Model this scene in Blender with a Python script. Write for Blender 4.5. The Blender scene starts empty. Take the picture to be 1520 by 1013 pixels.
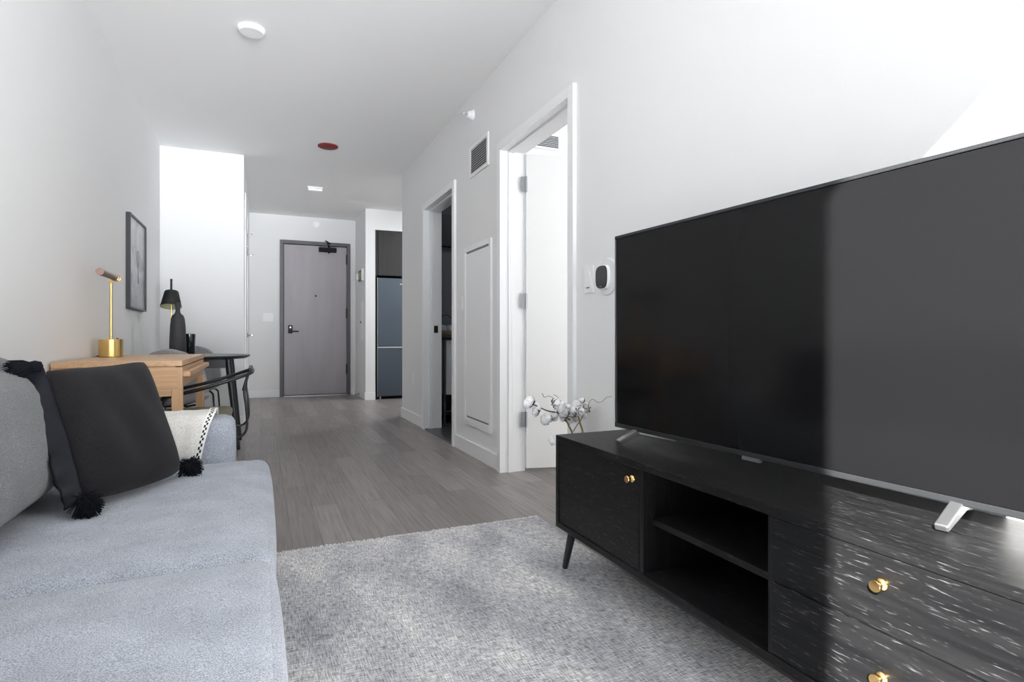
import bpy, bmesh, math, random
from mathutils import Vector, Matrix
random.seed(7)
PI = math.pi
scene = bpy.context.scene
COL = scene.collection

# ------------------------------------------------------------------ materials
def new_mat(name):
    m = bpy.data.materials.new(name); m.use_nodes = True
    nt = m.node_tree
    return m, nt, nt.nodes['Principled BSDF']

def link(nt, a, ai, b, bi): nt.links.new(a.outputs[ai], b.inputs[bi])

def plain(name, col, rough=.5, metal=0., spec=.5, coat=0., bump=0., bscale=200., var=0., vscale=3., stretch=(1, 1, 1)):
    m, nt, p = new_mat(name)
    p.inputs['Base Color'].default_value = (*col, 1)
    p.inputs['Roughness'].default_value = rough
    p.inputs['Metallic'].default_value = metal
    p.inputs['Specular IOR Level'].default_value = spec
    p.inputs['Coat Weight'].default_value = coat
    tc = nt.nodes.new('ShaderNodeTexCoord')
    mp = nt.nodes.new('ShaderNodeMapping'); mp.inputs['Scale'].default_value = stretch
    link(nt, tc, 'Object', mp, 'Vector')
    n = nt.nodes.new('ShaderNodeTexNoise'); n.inputs['Scale'].default_value = bscale
    n.inputs['Detail'].default_value = 3
    link(nt, mp, 'Vector', n, 'Vector')
    if bump:
        b = nt.nodes.new('ShaderNodeBump'); b.inputs['Strength'].default_value = bump
        b.inputs['Distance'].default_value = .002
        link(nt, n, 'Fac', b, 'Height'); link(nt, b, 'Normal', p, 'Normal')
    if var:
        n2 = nt.nodes.new('ShaderNodeTexNoise'); n2.inputs['Scale'].default_value = vscale
        n2.inputs['Detail'].default_value = 5
        link(nt, mp, 'Vector', n2, 'Vector')
        r = nt.nodes.new('ShaderNodeValToRGB')
        r.color_ramp.elements[0].position = .3; r.color_ramp.elements[1].position = .7
        r.color_ramp.elements[0].color = (*[c * (1 - var) for c in col], 1)
        r.color_ramp.elements[1].color = (*[min(1, c * (1 + var)) for c in col], 1)
        link(nt, n2, 'Fac', r, 'Fac'); link(nt, r, 'Color', p, 'Base Color')
    return m

def fabric(name, dark, light, scale=380., rough=.95, bump=.5, stretch=(1, 1, 1), sheen=.2, big=.12):
    m, nt, p = new_mat(name)
    p.inputs['Roughness'].default_value = rough
    p.inputs['Specular IOR Level'].default_value = .15
    p.inputs['Sheen Weight'].default_value = sheen
    tc = nt.nodes.new('ShaderNodeTexCoord')
    mp = nt.nodes.new('ShaderNodeMapping'); mp.inputs['Scale'].default_value = stretch
    link(nt, tc, 'Object', mp, 'Vector')
    n = nt.nodes.new('ShaderNodeTexNoise'); n.inputs['Scale'].default_value = scale; n.inputs['Detail'].default_value = 2
    link(nt, mp, 'Vector', n, 'Vector')
    r = nt.nodes.new('ShaderNodeValToRGB')
    r.color_ramp.elements[0].position = .36; r.color_ramp.elements[1].position = .64
    r.color_ramp.elements[0].color = (*dark, 1); r.color_ramp.elements[1].color = (*light, 1)
    link(nt, n, 'Fac', r, 'Fac')
    n2 = nt.nodes.new('ShaderNodeTexNoise'); n2.inputs['Scale'].default_value = 9; n2.inputs['Detail'].default_value = 4
    link(nt, tc, 'Object', n2, 'Vector')
    mr = nt.nodes.new('ShaderNodeMapRange'); mr.inputs['To Min'].default_value = 1 - big; mr.inputs['To Max'].default_value = 1 + big
    mr.inputs['From Min'].default_value = .3; mr.inputs['From Max'].default_value = .7
    link(nt, n2, 'Fac', mr, 'Value')
    mx = nt.nodes.new('ShaderNodeVectorMath'); mx.operation = 'SCALE'
    link(nt, r, 'Color', mx, 0); link(nt, mr, 'Result', mx, 'Scale'); link(nt, mx, 'Vector', p, 'Base Color')
    b = nt.nodes.new('ShaderNodeBump'); b.inputs['Strength'].default_value = bump; b.inputs['Distance'].default_value = .0015
    link(nt, n, 'Fac', b, 'Height'); link(nt, b, 'Normal', p, 'Normal')
    return m

def wood(name, c0, c1, axis='Y', rough=.45, scale=1., streak=None, bump=.25, coat=0., spec=.5):
    """fine grain running along one axis"""
    m, nt, p = new_mat(name)
    p.inputs['Roughness'].default_value = rough
    p.inputs['Coat Weight'].default_value = coat; p.inputs['Specular IOR Level'].default_value = spec
    tc = nt.nodes.new('ShaderNodeTexCoord')
    mp = nt.nodes.new('ShaderNodeMapping')
    s = {'X': (1.2, 26, 26), 'Y': (26, 1.2, 26), 'Z': (26, 26, 1.2)}[axis]
    mp.inputs['Scale'].default_value = [v * scale for v in s]
    link(nt, tc, 'Object', mp, 'Vector')
    n = nt.nodes.new('ShaderNodeTexNoise'); n.inputs['Scale'].default_value = 2.2
    n.inputs['Detail'].default_value = 6; n.inputs['Distortion'].default_value = .6
    link(nt, mp, 'Vector', n, 'Vector')
    r = nt.nodes.new('ShaderNodeValToRGB')
    r.color_ramp.elements[0].position = .3; r.color_ramp.elements[1].position = .7
    r.color_ramp.elements[0].color = (*c0, 1); r.color_ramp.elements[1].color = (*c1, 1)
    link(nt, n, 'Fac', r, 'Fac')
    src = r
    if streak:
        mp2 = nt.nodes.new('ShaderNodeMapping')
        s2 = {'X': (26, 330, 330), 'Y': (330, 26, 330), 'Z': (330, 330, 26)}[axis]
        mp2.inputs['Scale'].default_value = s2
        link(nt, tc, 'Object', mp2, 'Vector')
        n2 = nt.nodes.new('ShaderNodeTexNoise'); n2.inputs['Scale'].default_value = 1.; n2.inputs['Detail'].default_value = 3
        link(nt, mp2, 'Vector', n2, 'Vector')
        r2 = nt.nodes.new('ShaderNodeValToRGB')
        r2.color_ramp.elements[0].position = .62; r2.color_ramp.elements[1].position = .74
        r2.color_ramp.elements[0].color = (0, 0, 0, 1); r2.color_ramp.elements[1].color = (1, 1, 1, 1)
        link(nt, n2, 'Fac', r2, 'Fac')
        mx = nt.nodes.new('ShaderNodeMix'); mx.data_type = 'RGBA'
        nt.links.new(r2.outputs['Color'], mx.inputs['Factor'])
        nt.links.new(r.outputs['Color'], mx.inputs[6]); mx.inputs[7].default_value = (*streak, 1)
        nt.links.new(mx.outputs[2], p.inputs['Base Color'])
    else:
        link(nt, r, 'Color', p, 'Base Color')
    b = nt.nodes.new('ShaderNodeBump'); b.inputs['Strength'].default_value = bump; b.inputs['Distance'].default_value = .0012
    link(nt, n, 'Fac', b, 'Height'); link(nt, b, 'Normal', p, 'Normal')
    return m

def floor_mat():
    m, nt, p = new_mat('grey_plank_floor')
    tc = nt.nodes.new('ShaderNodeTexCoord')
    sp = nt.nodes.new('ShaderNodeSeparateXYZ'); link(nt, tc, 'Object', sp, 'Vector')
    cb = nt.nodes.new('ShaderNodeCombineXYZ'); link(nt, sp, 'Y', cb, 'X'); link(nt, sp, 'X', cb, 'Y')
    br = nt.nodes.new('ShaderNodeTexBrick')
    br.offset = .37; br.inputs['Scale'].default_value = 1
    br.inputs['Brick Width'].default_value = 1.22; br.inputs['Row Height'].default_value = .125
    br.inputs['Mortar Size'].default_value = .0009; br.inputs['Mortar Smooth'].default_value = .1
    br.inputs['Color1'].default_value = (0, 0, 0, 1); br.inputs['Color2'].default_value = (1, 1, 1, 1)
    br.inputs['Mortar'].default_value = (.5, .5, .5, 1)
    link(nt, cb, 'Vector', br, 'Vector')
    r = nt.nodes.new('ShaderNodeValToRGB')
    e = r.color_ramp.elements
    e[0].position = 0; e[0].color = (.215, .190, .182, 1)
    e[1].position = 1; e[1].color = (.325, .294, .281, 1)
    x = e.new(.5); x.color = (.265, .238, .227, 1)
    link(nt, br, 'Color', r, 'Fac')
    mp = nt.nodes.new('ShaderNodeMapping'); mp.inputs['Scale'].default_value = (42, 1.6, 1)
    link(nt, tc, 'Object', mp, 'Vector')
    n = nt.nodes.new('ShaderNodeTexNoise'); n.inputs['Scale'].default_value = 2; n.inputs['Detail'].default_value = 6
    n.inputs['Distortion'].default_value = .4
    link(nt, mp, 'Vector', n, 'Vector')
    mr = nt.nodes.new('ShaderNodeMapRange'); mr.inputs['From Min'].default_value = .3; mr.inputs['From Max'].default_value = .7
    mr.inputs['To Min'].default_value = .78; mr.inputs['To Max'].default_value = 1.2
    link(nt, n, 'Fac', mr, 'Value')
    sc = nt.nodes.new('ShaderNodeVectorMath'); sc.operation = 'SCALE'
    link(nt, r, 'Color', sc, 0); link(nt, mr, 'Result', sc, 'Scale')
    mx = nt.nodes.new('ShaderNodeMix'); mx.data_type = 'RGBA'
    nt.links.new(br.outputs['Fac'], mx.inputs['Factor'])
    nt.links.new(sc.outputs['Vector'], mx.inputs[6]); mx.inputs[7].default_value = (.05, .045, .042, 1)
    nt.links.new(mx.outputs[2], p.inputs['Base Color'])
    p.inputs['Roughness'].default_value = .38
    p.inputs['Specular IOR Level'].default_value = .5
    b = nt.nodes.new('ShaderNodeBump'); b.inputs['Strength'].default_value = .15; b.inputs['Distance'].default_value = .001
    link(nt, n, 'Fac', b, 'Height'); link(nt, b, 'Normal', p, 'Normal')
    return m

def rug_mat():
    m, nt, p = new_mat('distressed_rug')
    p.inputs['Roughness'].default_value = 1; p.inputs['Specular IOR Level'].default_value = .1
    tc = nt.nodes.new('ShaderNodeTexCoord')
    def noise(scale, st, det=3, dist=0.):
        mp = nt.nodes.new('ShaderNodeMapping'); mp.inputs['Scale'].default_value = st
        link(nt, tc, 'Object', mp, 'Vector')
        n = nt.nodes.new('ShaderNodeTexNoise'); n.inputs['Scale'].default_value = scale; n.inputs['Detail'].default_value = det
        n.inputs['Distortion'].default_value = dist
        link(nt, mp, 'Vector', n, 'Vector'); return n
    big = noise(2.2, (2.0, .9, 1), 9, .3)
    r = nt.nodes.new('ShaderNodeValToRGB'); e = r.color_ramp.elements
    e[0].position = .28; e[0].color = (.33, .33, .36, 1)
    e[1].position = .66; e[1].color = (.74, .73, .72, 1)
    x = e.new(.46); x.color = (.52, .52, .545, 1)
    link(nt, big, 'Fac', r, 'Fac')
    wx = noise(1, (30, 270, 1), 3); wy = noise(1, (270, 30, 1), 3)
    ad = nt.nodes.new('ShaderNodeMath'); ad.operation = 'ADD'; link(nt, wx, 'Fac', ad, 0); link(nt, wy, 'Fac', ad, 1)
    mr = nt.nodes.new('ShaderNodeMapRange'); mr.inputs['From Min'].default_value = .75; mr.inputs['From Max'].default_value = 1.25
    mr.inputs['To Min'].default_value = .42; mr.inputs['To Max'].default_value = 1.5
    link(nt, ad, 'Value', mr, 'Value')
    sc = nt.nodes.new('ShaderNodeVectorMath'); sc.operation = 'SCALE'
    link(nt, r, 'Color', sc, 0); link(nt, mr, 'Result', sc, 'Scale'); link(nt, sc, 'Vector', p, 'Base Color')
    b = nt.nodes.new('ShaderNodeBump'); b.inputs['Strength'].default_value = .6; b.inputs['Distance'].default_value = .002
    link(nt, ad, 'Value', b, 'Height'); link(nt, b, 'Normal', p, 'Normal')
    return m

def art_mat():
    m, nt, p = new_mat('misty_print')
    p.inputs['Roughness'].default_value = .25
    tc = nt.nodes.new('ShaderNodeTexCoord')
    sp = nt.nodes.new('ShaderNodeSeparateXYZ'); link(nt, tc, 'Object', sp, 'Vector')
    n = nt.nodes.new('ShaderNodeTexNoise'); n.inputs['Scale'].default_value = 4.5; n.inputs['Detail'].default_value = 6; n.inputs['Distortion'].default_value = .8
    link(nt, tc, 'Object', n, 'Vector')
    a = nt.nodes.new('ShaderNodeMath'); a.operation = 'MULTIPLY_ADD'
    link(nt, sp, 'Z', a, 0); a.inputs[1].default_value = .9; link(nt, n, 'Fac', a, 2)
    r = nt.nodes.new('ShaderNodeValToRGB'); e = r.color_ramp.elements
    e[0].position = .25; e[0].color = (.30, .31, .34, 1)
    e[1].position = .8; e[1].color = (.52, .53, .55, 1)
    x = e.new(.42); x.color = (.21, .22, .26, 1)
    x = e.new(.55); x.color = (.40, .41, .45, 1)
    link(nt, a, 'Value', r, 'Fac'); link(nt, r, 'Color', p, 'Base Color')
    return m

M = {}
M['wall'] = plain('wall_paint', (.86, .86, .857), .75, spec=.2, bump=.05, bscale=160)
M['ceil'] = plain('ceiling_paint', (.91, .91, .905), .85, spec=.15)
M['trim'] = plain('white_trim_paint', (.91, .915, .92), .42)
M['door_white'] = plain('white_door_paint', (.85, .85, .84), .5)
M['floor'] = floor_mat()
M['rug'] = rug_mat()
M['fringe'] = plain('cream_fringe', (.88, .87, .84), 1, spec=.1)
M['black_wood'] = wood('black_stained_oak', (.0055, .0055, .006), (.013, .013, .0135), 'Y', .40, spec=.16, streak=(.085, .085, .088), bump=.12)
M['black_wood_v'] = wood('black_stained_oak_upright', (.0055, .0055, .006), (.013, .013, .0135), 'Z', .40, spec=.18, streak=(.03, .03, .032), bump=.15)
M['oak'] = wood('light_oak', (.56, .34, .18), (.72, .47, .28), 'Y', .42, bump=.12)
M['oak_x'] = wood('light_oak_across', (.56, .34, .18), (.72, .47, .28), 'X', .42, bump=.12)
M['oak_z'] = wood('light_oak_upright', (.56, .34, .18), (.72, .47, .28), 'Z', .42, bump=.12)
M['cab_wood'] = wood('dark_kitchen_laminate', (.018, .016, .016), (.034, .031, .030), 'Z', .45, bump=.1)
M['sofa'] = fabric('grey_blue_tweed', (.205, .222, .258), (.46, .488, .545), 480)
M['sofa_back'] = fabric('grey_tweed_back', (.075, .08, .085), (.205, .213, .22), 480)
M['pillow'] = fabric('charcoal_knit', (.006, .006, .007), (.019, .018, .020), 420, bump=.8, stretch=(1, 1, 2.2), sheen=.08)
M['satin'] = plain('navy_black_satin', (.006, .007, .012), .5, spec=.2, var=.3, vscale=14)
M['tassel'] = plain('black_tassel_yarn', (.008, .009, .013), .95, spec=.15)
M['throw'] = fabric('cream_throw', (.60, .58, .54), (.80, .78, .74), 300, bump=.4)
M['white_yarn'] = plain('white_yarn', (.8, .79, .76), .95)
M['black_metal'] = plain('black_powder_coat', (.010, .011, .013), .35, spec=.5)
M['table_black'] = plain('black_lacquered_wood', (.014, .017, .023), .33, spec=.5)
M['shell'] = fabric('grey_chair_felt', (.25, .25, .26), (.40, .40, .41), 300)
M['olive'] = fabric('olive_seat_velvet', (.12, .095, .045), (.20, .165, .085), 300)
M['brown_pad'] = plain('dark_olive_pad', (.035, .030, .022), .6)
M['brass'] = plain('brushed_brass', (.78, .56, .22), .28, metal=1)
M['gold'] = plain('polished_gold', (.90, .60, .25), .18, metal=1)
M['copper'] = plain('dark_copper_head', (.30, .20, .17), .35, metal=.9)
M['dark_grey_matte'] = plain('charcoal_ceramic', (.042, .042, .045), .62, bump=.2, bscale=90, var=.2, vscale=20)
M['lamp_black'] = plain('matte_black_shade', (.012, .012, .012), .6)
M['shade_in'] = plain('pale_green_shade_lining', (.42, .42, .26), .6)
M['cup'] = plain('glossy_black_glaze', (.010, .012, .016), .12, coat=.5)
M['entry_door'] = plain('mauve_grey_door', (.39, .365, .385), .42, var=.07, vscale=2, stretch=(3, 1, .5))
M['entry_frame'] = plain('dark_grey_steel_frame', (.105, .10, .108), .4)
M['black'] = plain('black_plastic', (.006, .006, .006), .6, spec=.25)
M['dark_hinge'] = plain('dark_bronze_hinge', (.03, .027, .03), .4, metal=.6)
M['steel'] = plain('brushed_steel', (.42, .43, .45), .3, metal=1)
M['chrome'] = plain('chrome', (.8, .8, .82), .12, metal=1)
M['fridge'] = plain('blue_grey_stainless', (.115, .14, .170), .28, metal=.85, bump=.05, bscale=80, stretch=(1, 1, .05))
M['fridge_trim'] = plain('bright_aluminium', (.7, .72, .74), .25, metal=1)
M['white_plastic'] = plain('white_plastic', (.93, .935, .94), .35)
M['clear_plate'] = plain('pale_wall_plate', (.82, .835, .84), .25)
M['thermo'] = plain('dark_grey_thermostat_face', (.035, .034, .036), .3)
M['red'] = plain('dark_red_paint', (.22, .022, .022), .5)
M['screen'] = plain('tv_glass', (.007, .007, .0075), .12, spec=.2)
M['bezel'] = plain('dark_brushed_bezel', (.045, .047, .050), .35, metal=.5)
M['silver'] = plain('satin_silver', (.36, .365, .37), .34, metal=.9)
M['art'] = art_mat()
M['frame_black'] = plain('black_picture_frame', (.022, .023, .028), .4)
M['cotton'] = plain('cotton_white', (.93, .93, .94), 1, spec=.1, bump=.3, bscale=60)
M['husk'] = plain('brown_husk', (.10, .065, .045), .85)
M['stem'] = plain('olive_stem', (.30, .24, .09), .7)
M['twig'] = plain('tan_twig', (.36, .27, .16), .8)
M['vase'] = plain('grey_stoneware', (.25, .25, .25), .6)
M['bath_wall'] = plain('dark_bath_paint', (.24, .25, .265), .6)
M['bath_tile'] = plain('dark_bath_tile', (.07, .07, .075), .35)
M['mirror'] = plain('mirror_glass', (.75, .78, .8), .03, metal=1)
M['counter'] = plain('dark_countertop', (.02, .02, .022), .3)
M['basket'] = fabric('woven_basket', (.12, .085, .06), (.42, .34, .27), 160, bump=.9)
M['towel'] = fabric('pale_blue_towel', (.55, .60, .68), (.72, .78, .86), 200)
M['vent_dark'] = plain('dark_duct', (.10, .105, .11), .8)
M['groove_shade'] = plain('panel_groove_shade', (.28, .29, .30), .6)
M['vent_slat'] = plain('grey_white_slat', (.55, .56, .57), .5)
M['gold_black'] = plain('dark_gilded_panel', (.10, .085, .03), .25, metal=.4)

# ------------------------------------------------------------------ mesh helpers
def box(bm, x0, x1, y0, y1, z0, z1, mi=0):
    if x0 > x1: x0, x1 = x1, x0
    if y0 > y1: y0, y1 = y1, y0
    if z0 > z1: z0, z1 = z1, z0
    v = [bm.verts.new(p) for p in ((x0, y0, z0), (x1, y0, z0), (x1, y1, z0), (x0, y1, z0),
                                   (x0, y0, z1), (x1, y0, z1), (x1, y1, z1), (x0, y1, z1))]
    for f in ((3, 2, 1, 0), (4, 5, 6, 7), (0, 1, 5, 4), (1, 2, 6, 5), (2, 3, 7, 6), (3, 0, 4, 7)):
        bm.faces.new([v[i] for i in f]).material_index = mi

def boxes(*bs):
    bm = bmesh.new()
    for b in bs: box(bm, *b)
    return bm

def smooth_path(pts, n=8, closed=False):
    P = [Vector(p) for p in pts]; out = []
    N = len(P)
    rng = range(N if closed else N - 1)
    for i in rng:
        p0 = P[(i - 1) % N] if closed or i > 0 else P[i] * 2 - P[i + 1]
        p1 = P[i]; p2 = P[(i + 1) % N]
        p3 = P[(i + 2) % N] if closed or i + 2 < N else p2 * 2 - p1
        for k in range(n):
            t = k / n
            out.append(.5 * ((2 * p1) + (p2 - p0) * t + (2 * p0 - 5 * p1 + 4 * p2 - p3) * t * t + (3 * p1 - p0 - 3 * p2 + p3) * t ** 3))
    if not closed: out.append(P[-1])
    return out

def tube(bm, pts, r, segs=10, smooth=0, mi=0, flat=1.0):
    if smooth: pts = smooth_path(pts, smooth)
    pts = [Vector(p) for p in pts]; n = len(pts)
    rs = r if isinstance(r, (list, tuple)) else [r] * n
    if len(rs) != n:
        rs = [rs[0] + (rs[-1] - rs[0]) * i / (n - 1) for i in range(n)]
    t0 = (pts[1] - pts[0]).normalized()
    up = Vector((0, 0, 1)) if abs(t0.z) < .9 else Vector((1, 0, 0))
    u = t0.cross(up).normalized(); rings = []
    for i, p in enumerate(pts):
        t = ((pts[min(i + 1, n - 1)] - pts[max(i - 1, 0)])).normalized()
        u = (u - t * u.dot(t)).normalized(); w = t.cross(u)
        rings.append([bm.verts.new(p + (u * math.cos(2 * PI * k / segs) + w * math.sin(2 * PI * k / segs) * flat) * rs[i]) for k in range(segs)])
    for a, b in zip(rings, rings[1:]):
        for k in range(segs):
            bm.faces.new((a[k], a[(k + 1) % segs], b[(k + 1) % segs], b[k])).material_index = mi
    bm.faces.new(list(reversed(rings[0]))).material_index = mi
    bm.faces.new(rings[-1]).material_index = mi

def lathe(bm, prof, segs=32, center=(0, 0, 0), axis='Z', mi=0):
    c = Vector(center)
    def pt(r, h, a):
        x, y = r * math.cos(a), r * math.sin(a)
        return c + Vector({'Z': (x, y, h), 'X': (h, x, y), 'Y': (y, h, x)}[axis])
    prev = None
    for r, h in prof:
        ring = [bm.verts.new(pt(r, h, 0))] if r < 1e-6 else [bm.verts.new(pt(r, h, 2 * PI * k / segs)) for k in range(segs)]
        if prev:
            if len(prev) == 1 and len(ring) > 1:
                for k in range(segs): bm.faces.new((prev[0], ring[(k + 1) % segs], ring[k])).material_index = mi
            elif len(ring) == 1 and len(prev) > 1:
                for k in range(segs): bm.faces.new((prev[k], prev[(k + 1) % segs], ring[0])).material_index = mi
            elif len(ring) > 1:
                for k in range(segs): bm.faces.new((prev[k], prev[(k + 1) % segs], ring[(k + 1) % segs], ring[k])).material_index = mi
        prev = ring

def rounded(bm, cx, cy, cz, w, d, h, r, n=14, bulge=(0, 0, 0), warp=None):
    """box with soft edges; bulge pushes the three pairs of faces outwards"""
    half = Vector((w / 2, d / 2, h / 2)); verts = {}
    def q(i): return math.sin((2 * i / n - 1) * PI / 2)
    def vert(i, j, k):
        key = (i, j, k)
        if key in verts: return verts[key]
        p = Vector((q(i), q(j), q(k)))
        pos = Vector([p[a] * half[a] for a in range(3)])
        inner = Vector([max(-half[a] + r, min(half[a] - r, pos[a])) for a in range(3)])
        dv = pos - inner
        if dv.length > 1e-9: pos = inner + dv.normalized() * r if sum(abs(x) > 1e-9 for x in dv) > 1 else pos
        for a in range(3):
            b, c2 = (a + 1) % 3, (a + 2) % 3
            pos[a] += bulge[a] * p[a] * (1 - p[b] ** 4) * (1 - p[c2] ** 4)
        if warp: pos = warp(pos, p)
        v = bm.verts.new(pos + Vector((cx, cy, cz))); verts[key] = v; return v
    for a in range(3):
        b, c2 = (a + 1) % 3, (a + 2) % 3
        for side in (0, n):
            for i in range(n):
                for j in range(n):
                    def K(u, v):
                        k = [0, 0, 0]; k[a] = side; k[b] = u; k[c2] = v; return tuple(k)
                    f = [vert(*K(i, j)), vert(*K(i + 1, j)), vert(*K(i + 1, j + 1)), vert(*K(i, j + 1))]
                    if side == 0: f.reverse()
                    try: bm.faces.new(f)
                    except ValueError: pass

def grid(bm, fn, nu, nv, mi=None, flip=False):
    V = [[bm.verts.new(fn(i / nu, j / nv)) for j in range(nv + 1)] for i in range(nu + 1)]
    for i in range(nu):
        for j in range(nv):
            f = [V[i][j], V[i + 1][j], V[i + 1][j + 1], V[i][j + 1]]
            if flip: f.reverse()
            fc = bm.faces.new(f)
            if mi: fc.material_index = mi(i, j)
    return V

def obj(name, bm, mat, parent=None, smooth=False, bevel=0., solid=0., sub=0, label=None, matrix=None):
    me = bpy.data.meshes.new(name)
    bmesh.ops.remove_doubles(bm, verts=bm.verts, dist=1e-6)
    bmesh.ops.recalc_face_normals(bm, faces=bm.faces)
    bm.to_mesh(me); bm.free()
    for m in (mat if isinstance(mat, (list, tuple)) else [mat]): me.materials.append(m)
    o = bpy.data.objects.new(name, me); COL.objects.link(o)
    if parent: o.parent = parent
    if smooth:
        for p in me.polygons: p.use_smooth = True
        if smooth == 'auto':
            me.set_sharp_from_angle(angle=math.radians(38))
    if solid:
        s = o.modifiers.new('thick', 'SOLIDIFY'); s.thickness = solid; s.offset = 0
    if sub:
        s = o.modifiers.new('sub', 'SUBSURF'); s.levels = sub; s.render_levels = sub
    if bevel:
        b = o.modifiers.new('bevel', 'BEVEL'); b.width = bevel; b.segments = 2; b.limit_method = 'ANGLE'; b.angle_limit = math.radians(40)
        b.harden_normals = False
    if label: o['label'] = label
    return o

def tag(o, label, cat, group=None, kind=None):
    o['label'] = label; o['category'] = cat
    if group: o['group'] = group
    if kind: o['kind'] = kind
    return o

def thing(name, label, cat, loc=(0, 0, 0), rotz=0., group=None, kind=None):
    o = bpy.data.objects.new(name, None); COL.objects.link(o)
    o.location = loc; o.rotation_euler = (0, 0, rotz); o.empty_display_size = .05
    return tag(o, label, cat, group, kind)

def struct(name, bm, mat, label, cat, bevel=0., smooth=False):
    return tag(obj(name, bm, mat, bevel=bevel, smooth=smooth), label, cat, kind='structure')

def local(bm, loc, rotz=0.):
    """turn a mesh drawn in room coordinates into the frame of a thing"""
    bmesh.ops.transform(bm, matrix=(Matrix.Translation(loc) @ Matrix.Rotation(rotz, 4, 'Z')).inverted(), verts=bm.verts)
    return bm

# ------------------------------------------------------------------ room shell
H = 2.73
XR = 1.468; XR2 = 1.61
BY0, BY1, BZ = 2.58, 3.50, 2.14        # bedroom doorway
TY0, TY1 = 4.53, 5.445                 # bathroom doorway
CW = .05                               # casing width
YW = -.6                               # window wall

struct('floor', boxes((-1.1, 5, -.8, 9.5, -.06, 0)), M['floor'], 'grey brown wood plank floor running towards the entrance', 'floor')
struct('ceiling', boxes((-1.1, 5, -.8, 9.5, H, H + .06)), M['ceil'], 'flat white ceiling over the whole flat', 'ceiling')
struct('wall_left', boxes((-1.02, -.882, YW - .15, 9.4, 0, H)), M['wall'], 'long white wall on the left behind the sofa and desk', 'wall')
struct('wall_right', boxes(
    (XR, XR2, YW, BY0, 0, H), (XR, XR2, BY0, BY1, BZ, H), (XR, XR2, BY1, TY0, 0, H),
    (XR, XR2, TY0, TY1, BZ, H), (XR, XR2, TY1, 6.44, 0, H)),
    M['wall'], 'white wall on the right with two doorways behind the television', 'wall')
struct('wall_closet', boxes((-.882, -.155, 6.36, 9.25, 0, H)), M['wall'], 'white closet wall that juts out beyond the black dining table', 'wall')
FX0, FX1, FZ = .261, 1.288, 2.358
struct('wall_entrance', boxes((-.155, FX0, 9.25, 9.4, 0, H), (FX1, 4.6, 9.25, 9.4, 0, H), (FX0, FX1, 9.25, 9.4, FZ, H)),
       M['wall'], 'white end wall around the grey entrance door', 'wall')
struct('wall_kitchen_pier', boxes((1.366, 1.503, 8.30, 9.25, 0, H)), M['wall'], 'narrow white pier between the entrance and the fridge', 'wall')
struct('wall_kitchen_soffit', boxes((1.503, 4.6, 8.30, 8.98, 2.44, H)), M['wall'], 'white soffit above the dark kitchen cabinet', 'wall')
struct('wall_kitchen_back', boxes((1.503, 4.6, 8.98, 9.10, 0, H)), M['wall'], 'white wall behind the fridge', 'wall')
struct('wall_kitchen_side', boxes((XR2, 4.6, 6.32, 6.44, 0, H)), M['wall'], 'white wall between the kitchen and the bathroom', 'wall')
struct('wall_kitchen_end', boxes((4.6, 4.75, YW, 9.4, 0, H)), M['wall'], 'white far side wall of the kitchen and bedroom', 'wall')
struct('wall_bath_side', boxes((XR2, 3.6, 4.22, 4.34, 0, H)), M['wall'], 'wall between the bedroom and the bathroom', 'wall')
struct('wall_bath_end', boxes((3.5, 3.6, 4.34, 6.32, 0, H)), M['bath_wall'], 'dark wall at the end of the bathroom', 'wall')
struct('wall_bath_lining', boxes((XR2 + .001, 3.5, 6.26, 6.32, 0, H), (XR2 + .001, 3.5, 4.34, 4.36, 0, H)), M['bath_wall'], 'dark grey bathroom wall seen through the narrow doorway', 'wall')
struct('floor_bath', boxes((1.50, 3.5, 4.34, 6.26, 0, .006)), M['bath_tile'], 'dark tiled bathroom floor behind the threshold', 'floor')
struct('trim_threshold', boxes((1.462, 1.502, TY0, TY1, 0, .010)), M['entry_frame'], 'thin dark threshold strip in the bathroom doorway', 'trim')

# window wall behind the photographer: one wide opening for this room, one for the bedroom
WX0, WX1, WH = -.781, 1.40, 2.637
BX0, BX1 = 2.5, 3.9
YO = YW - .04
struct('wall_window', boxes((-.882, WX0 - .03, YO, YW, 0, H), (WX1 + .03, BX0 - .03, YO, YW, 0, H), (BX1 + .03, 4.75, YO, YW, 0, H),
                            (WX0 - .03, WX1 + .03, YO, YW, WH + .03, H), (BX0 - .03, BX1 + .03, YO, YW, WH + .03, H),
                            (WX0 - .03, WX1 + .03, YO, YW, 0, .05), (BX0 - .03, BX1 + .03, YO, YW, 0, .05)),
       M['wall'], 'white wall with tall windows behind the viewer', 'wall')
for n, (a, b) in ((1, (WX0, WX1)), (2, (BX0, BX1))):
    t = thing('window_%d' % n, 'tall window letting daylight into the %s' % ('living room' if n == 1 else 'bedroom'), 'window', ((a + b) / 2, YO, .05), kind='structure')
    w2 = (b - a) / 2; wh = WH - .05
    obj('window_frame', boxes((-w2 - .03, -w2, 0, .04, 0, wh + .03), (w2, w2 + .03, 0, .04, 0, wh + .03),
                              (-w2, w2, 0, .04, 0, .03), (-w2, w2, 0, .04, wh, wh + .03)), M['white_plastic'], t)

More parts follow.
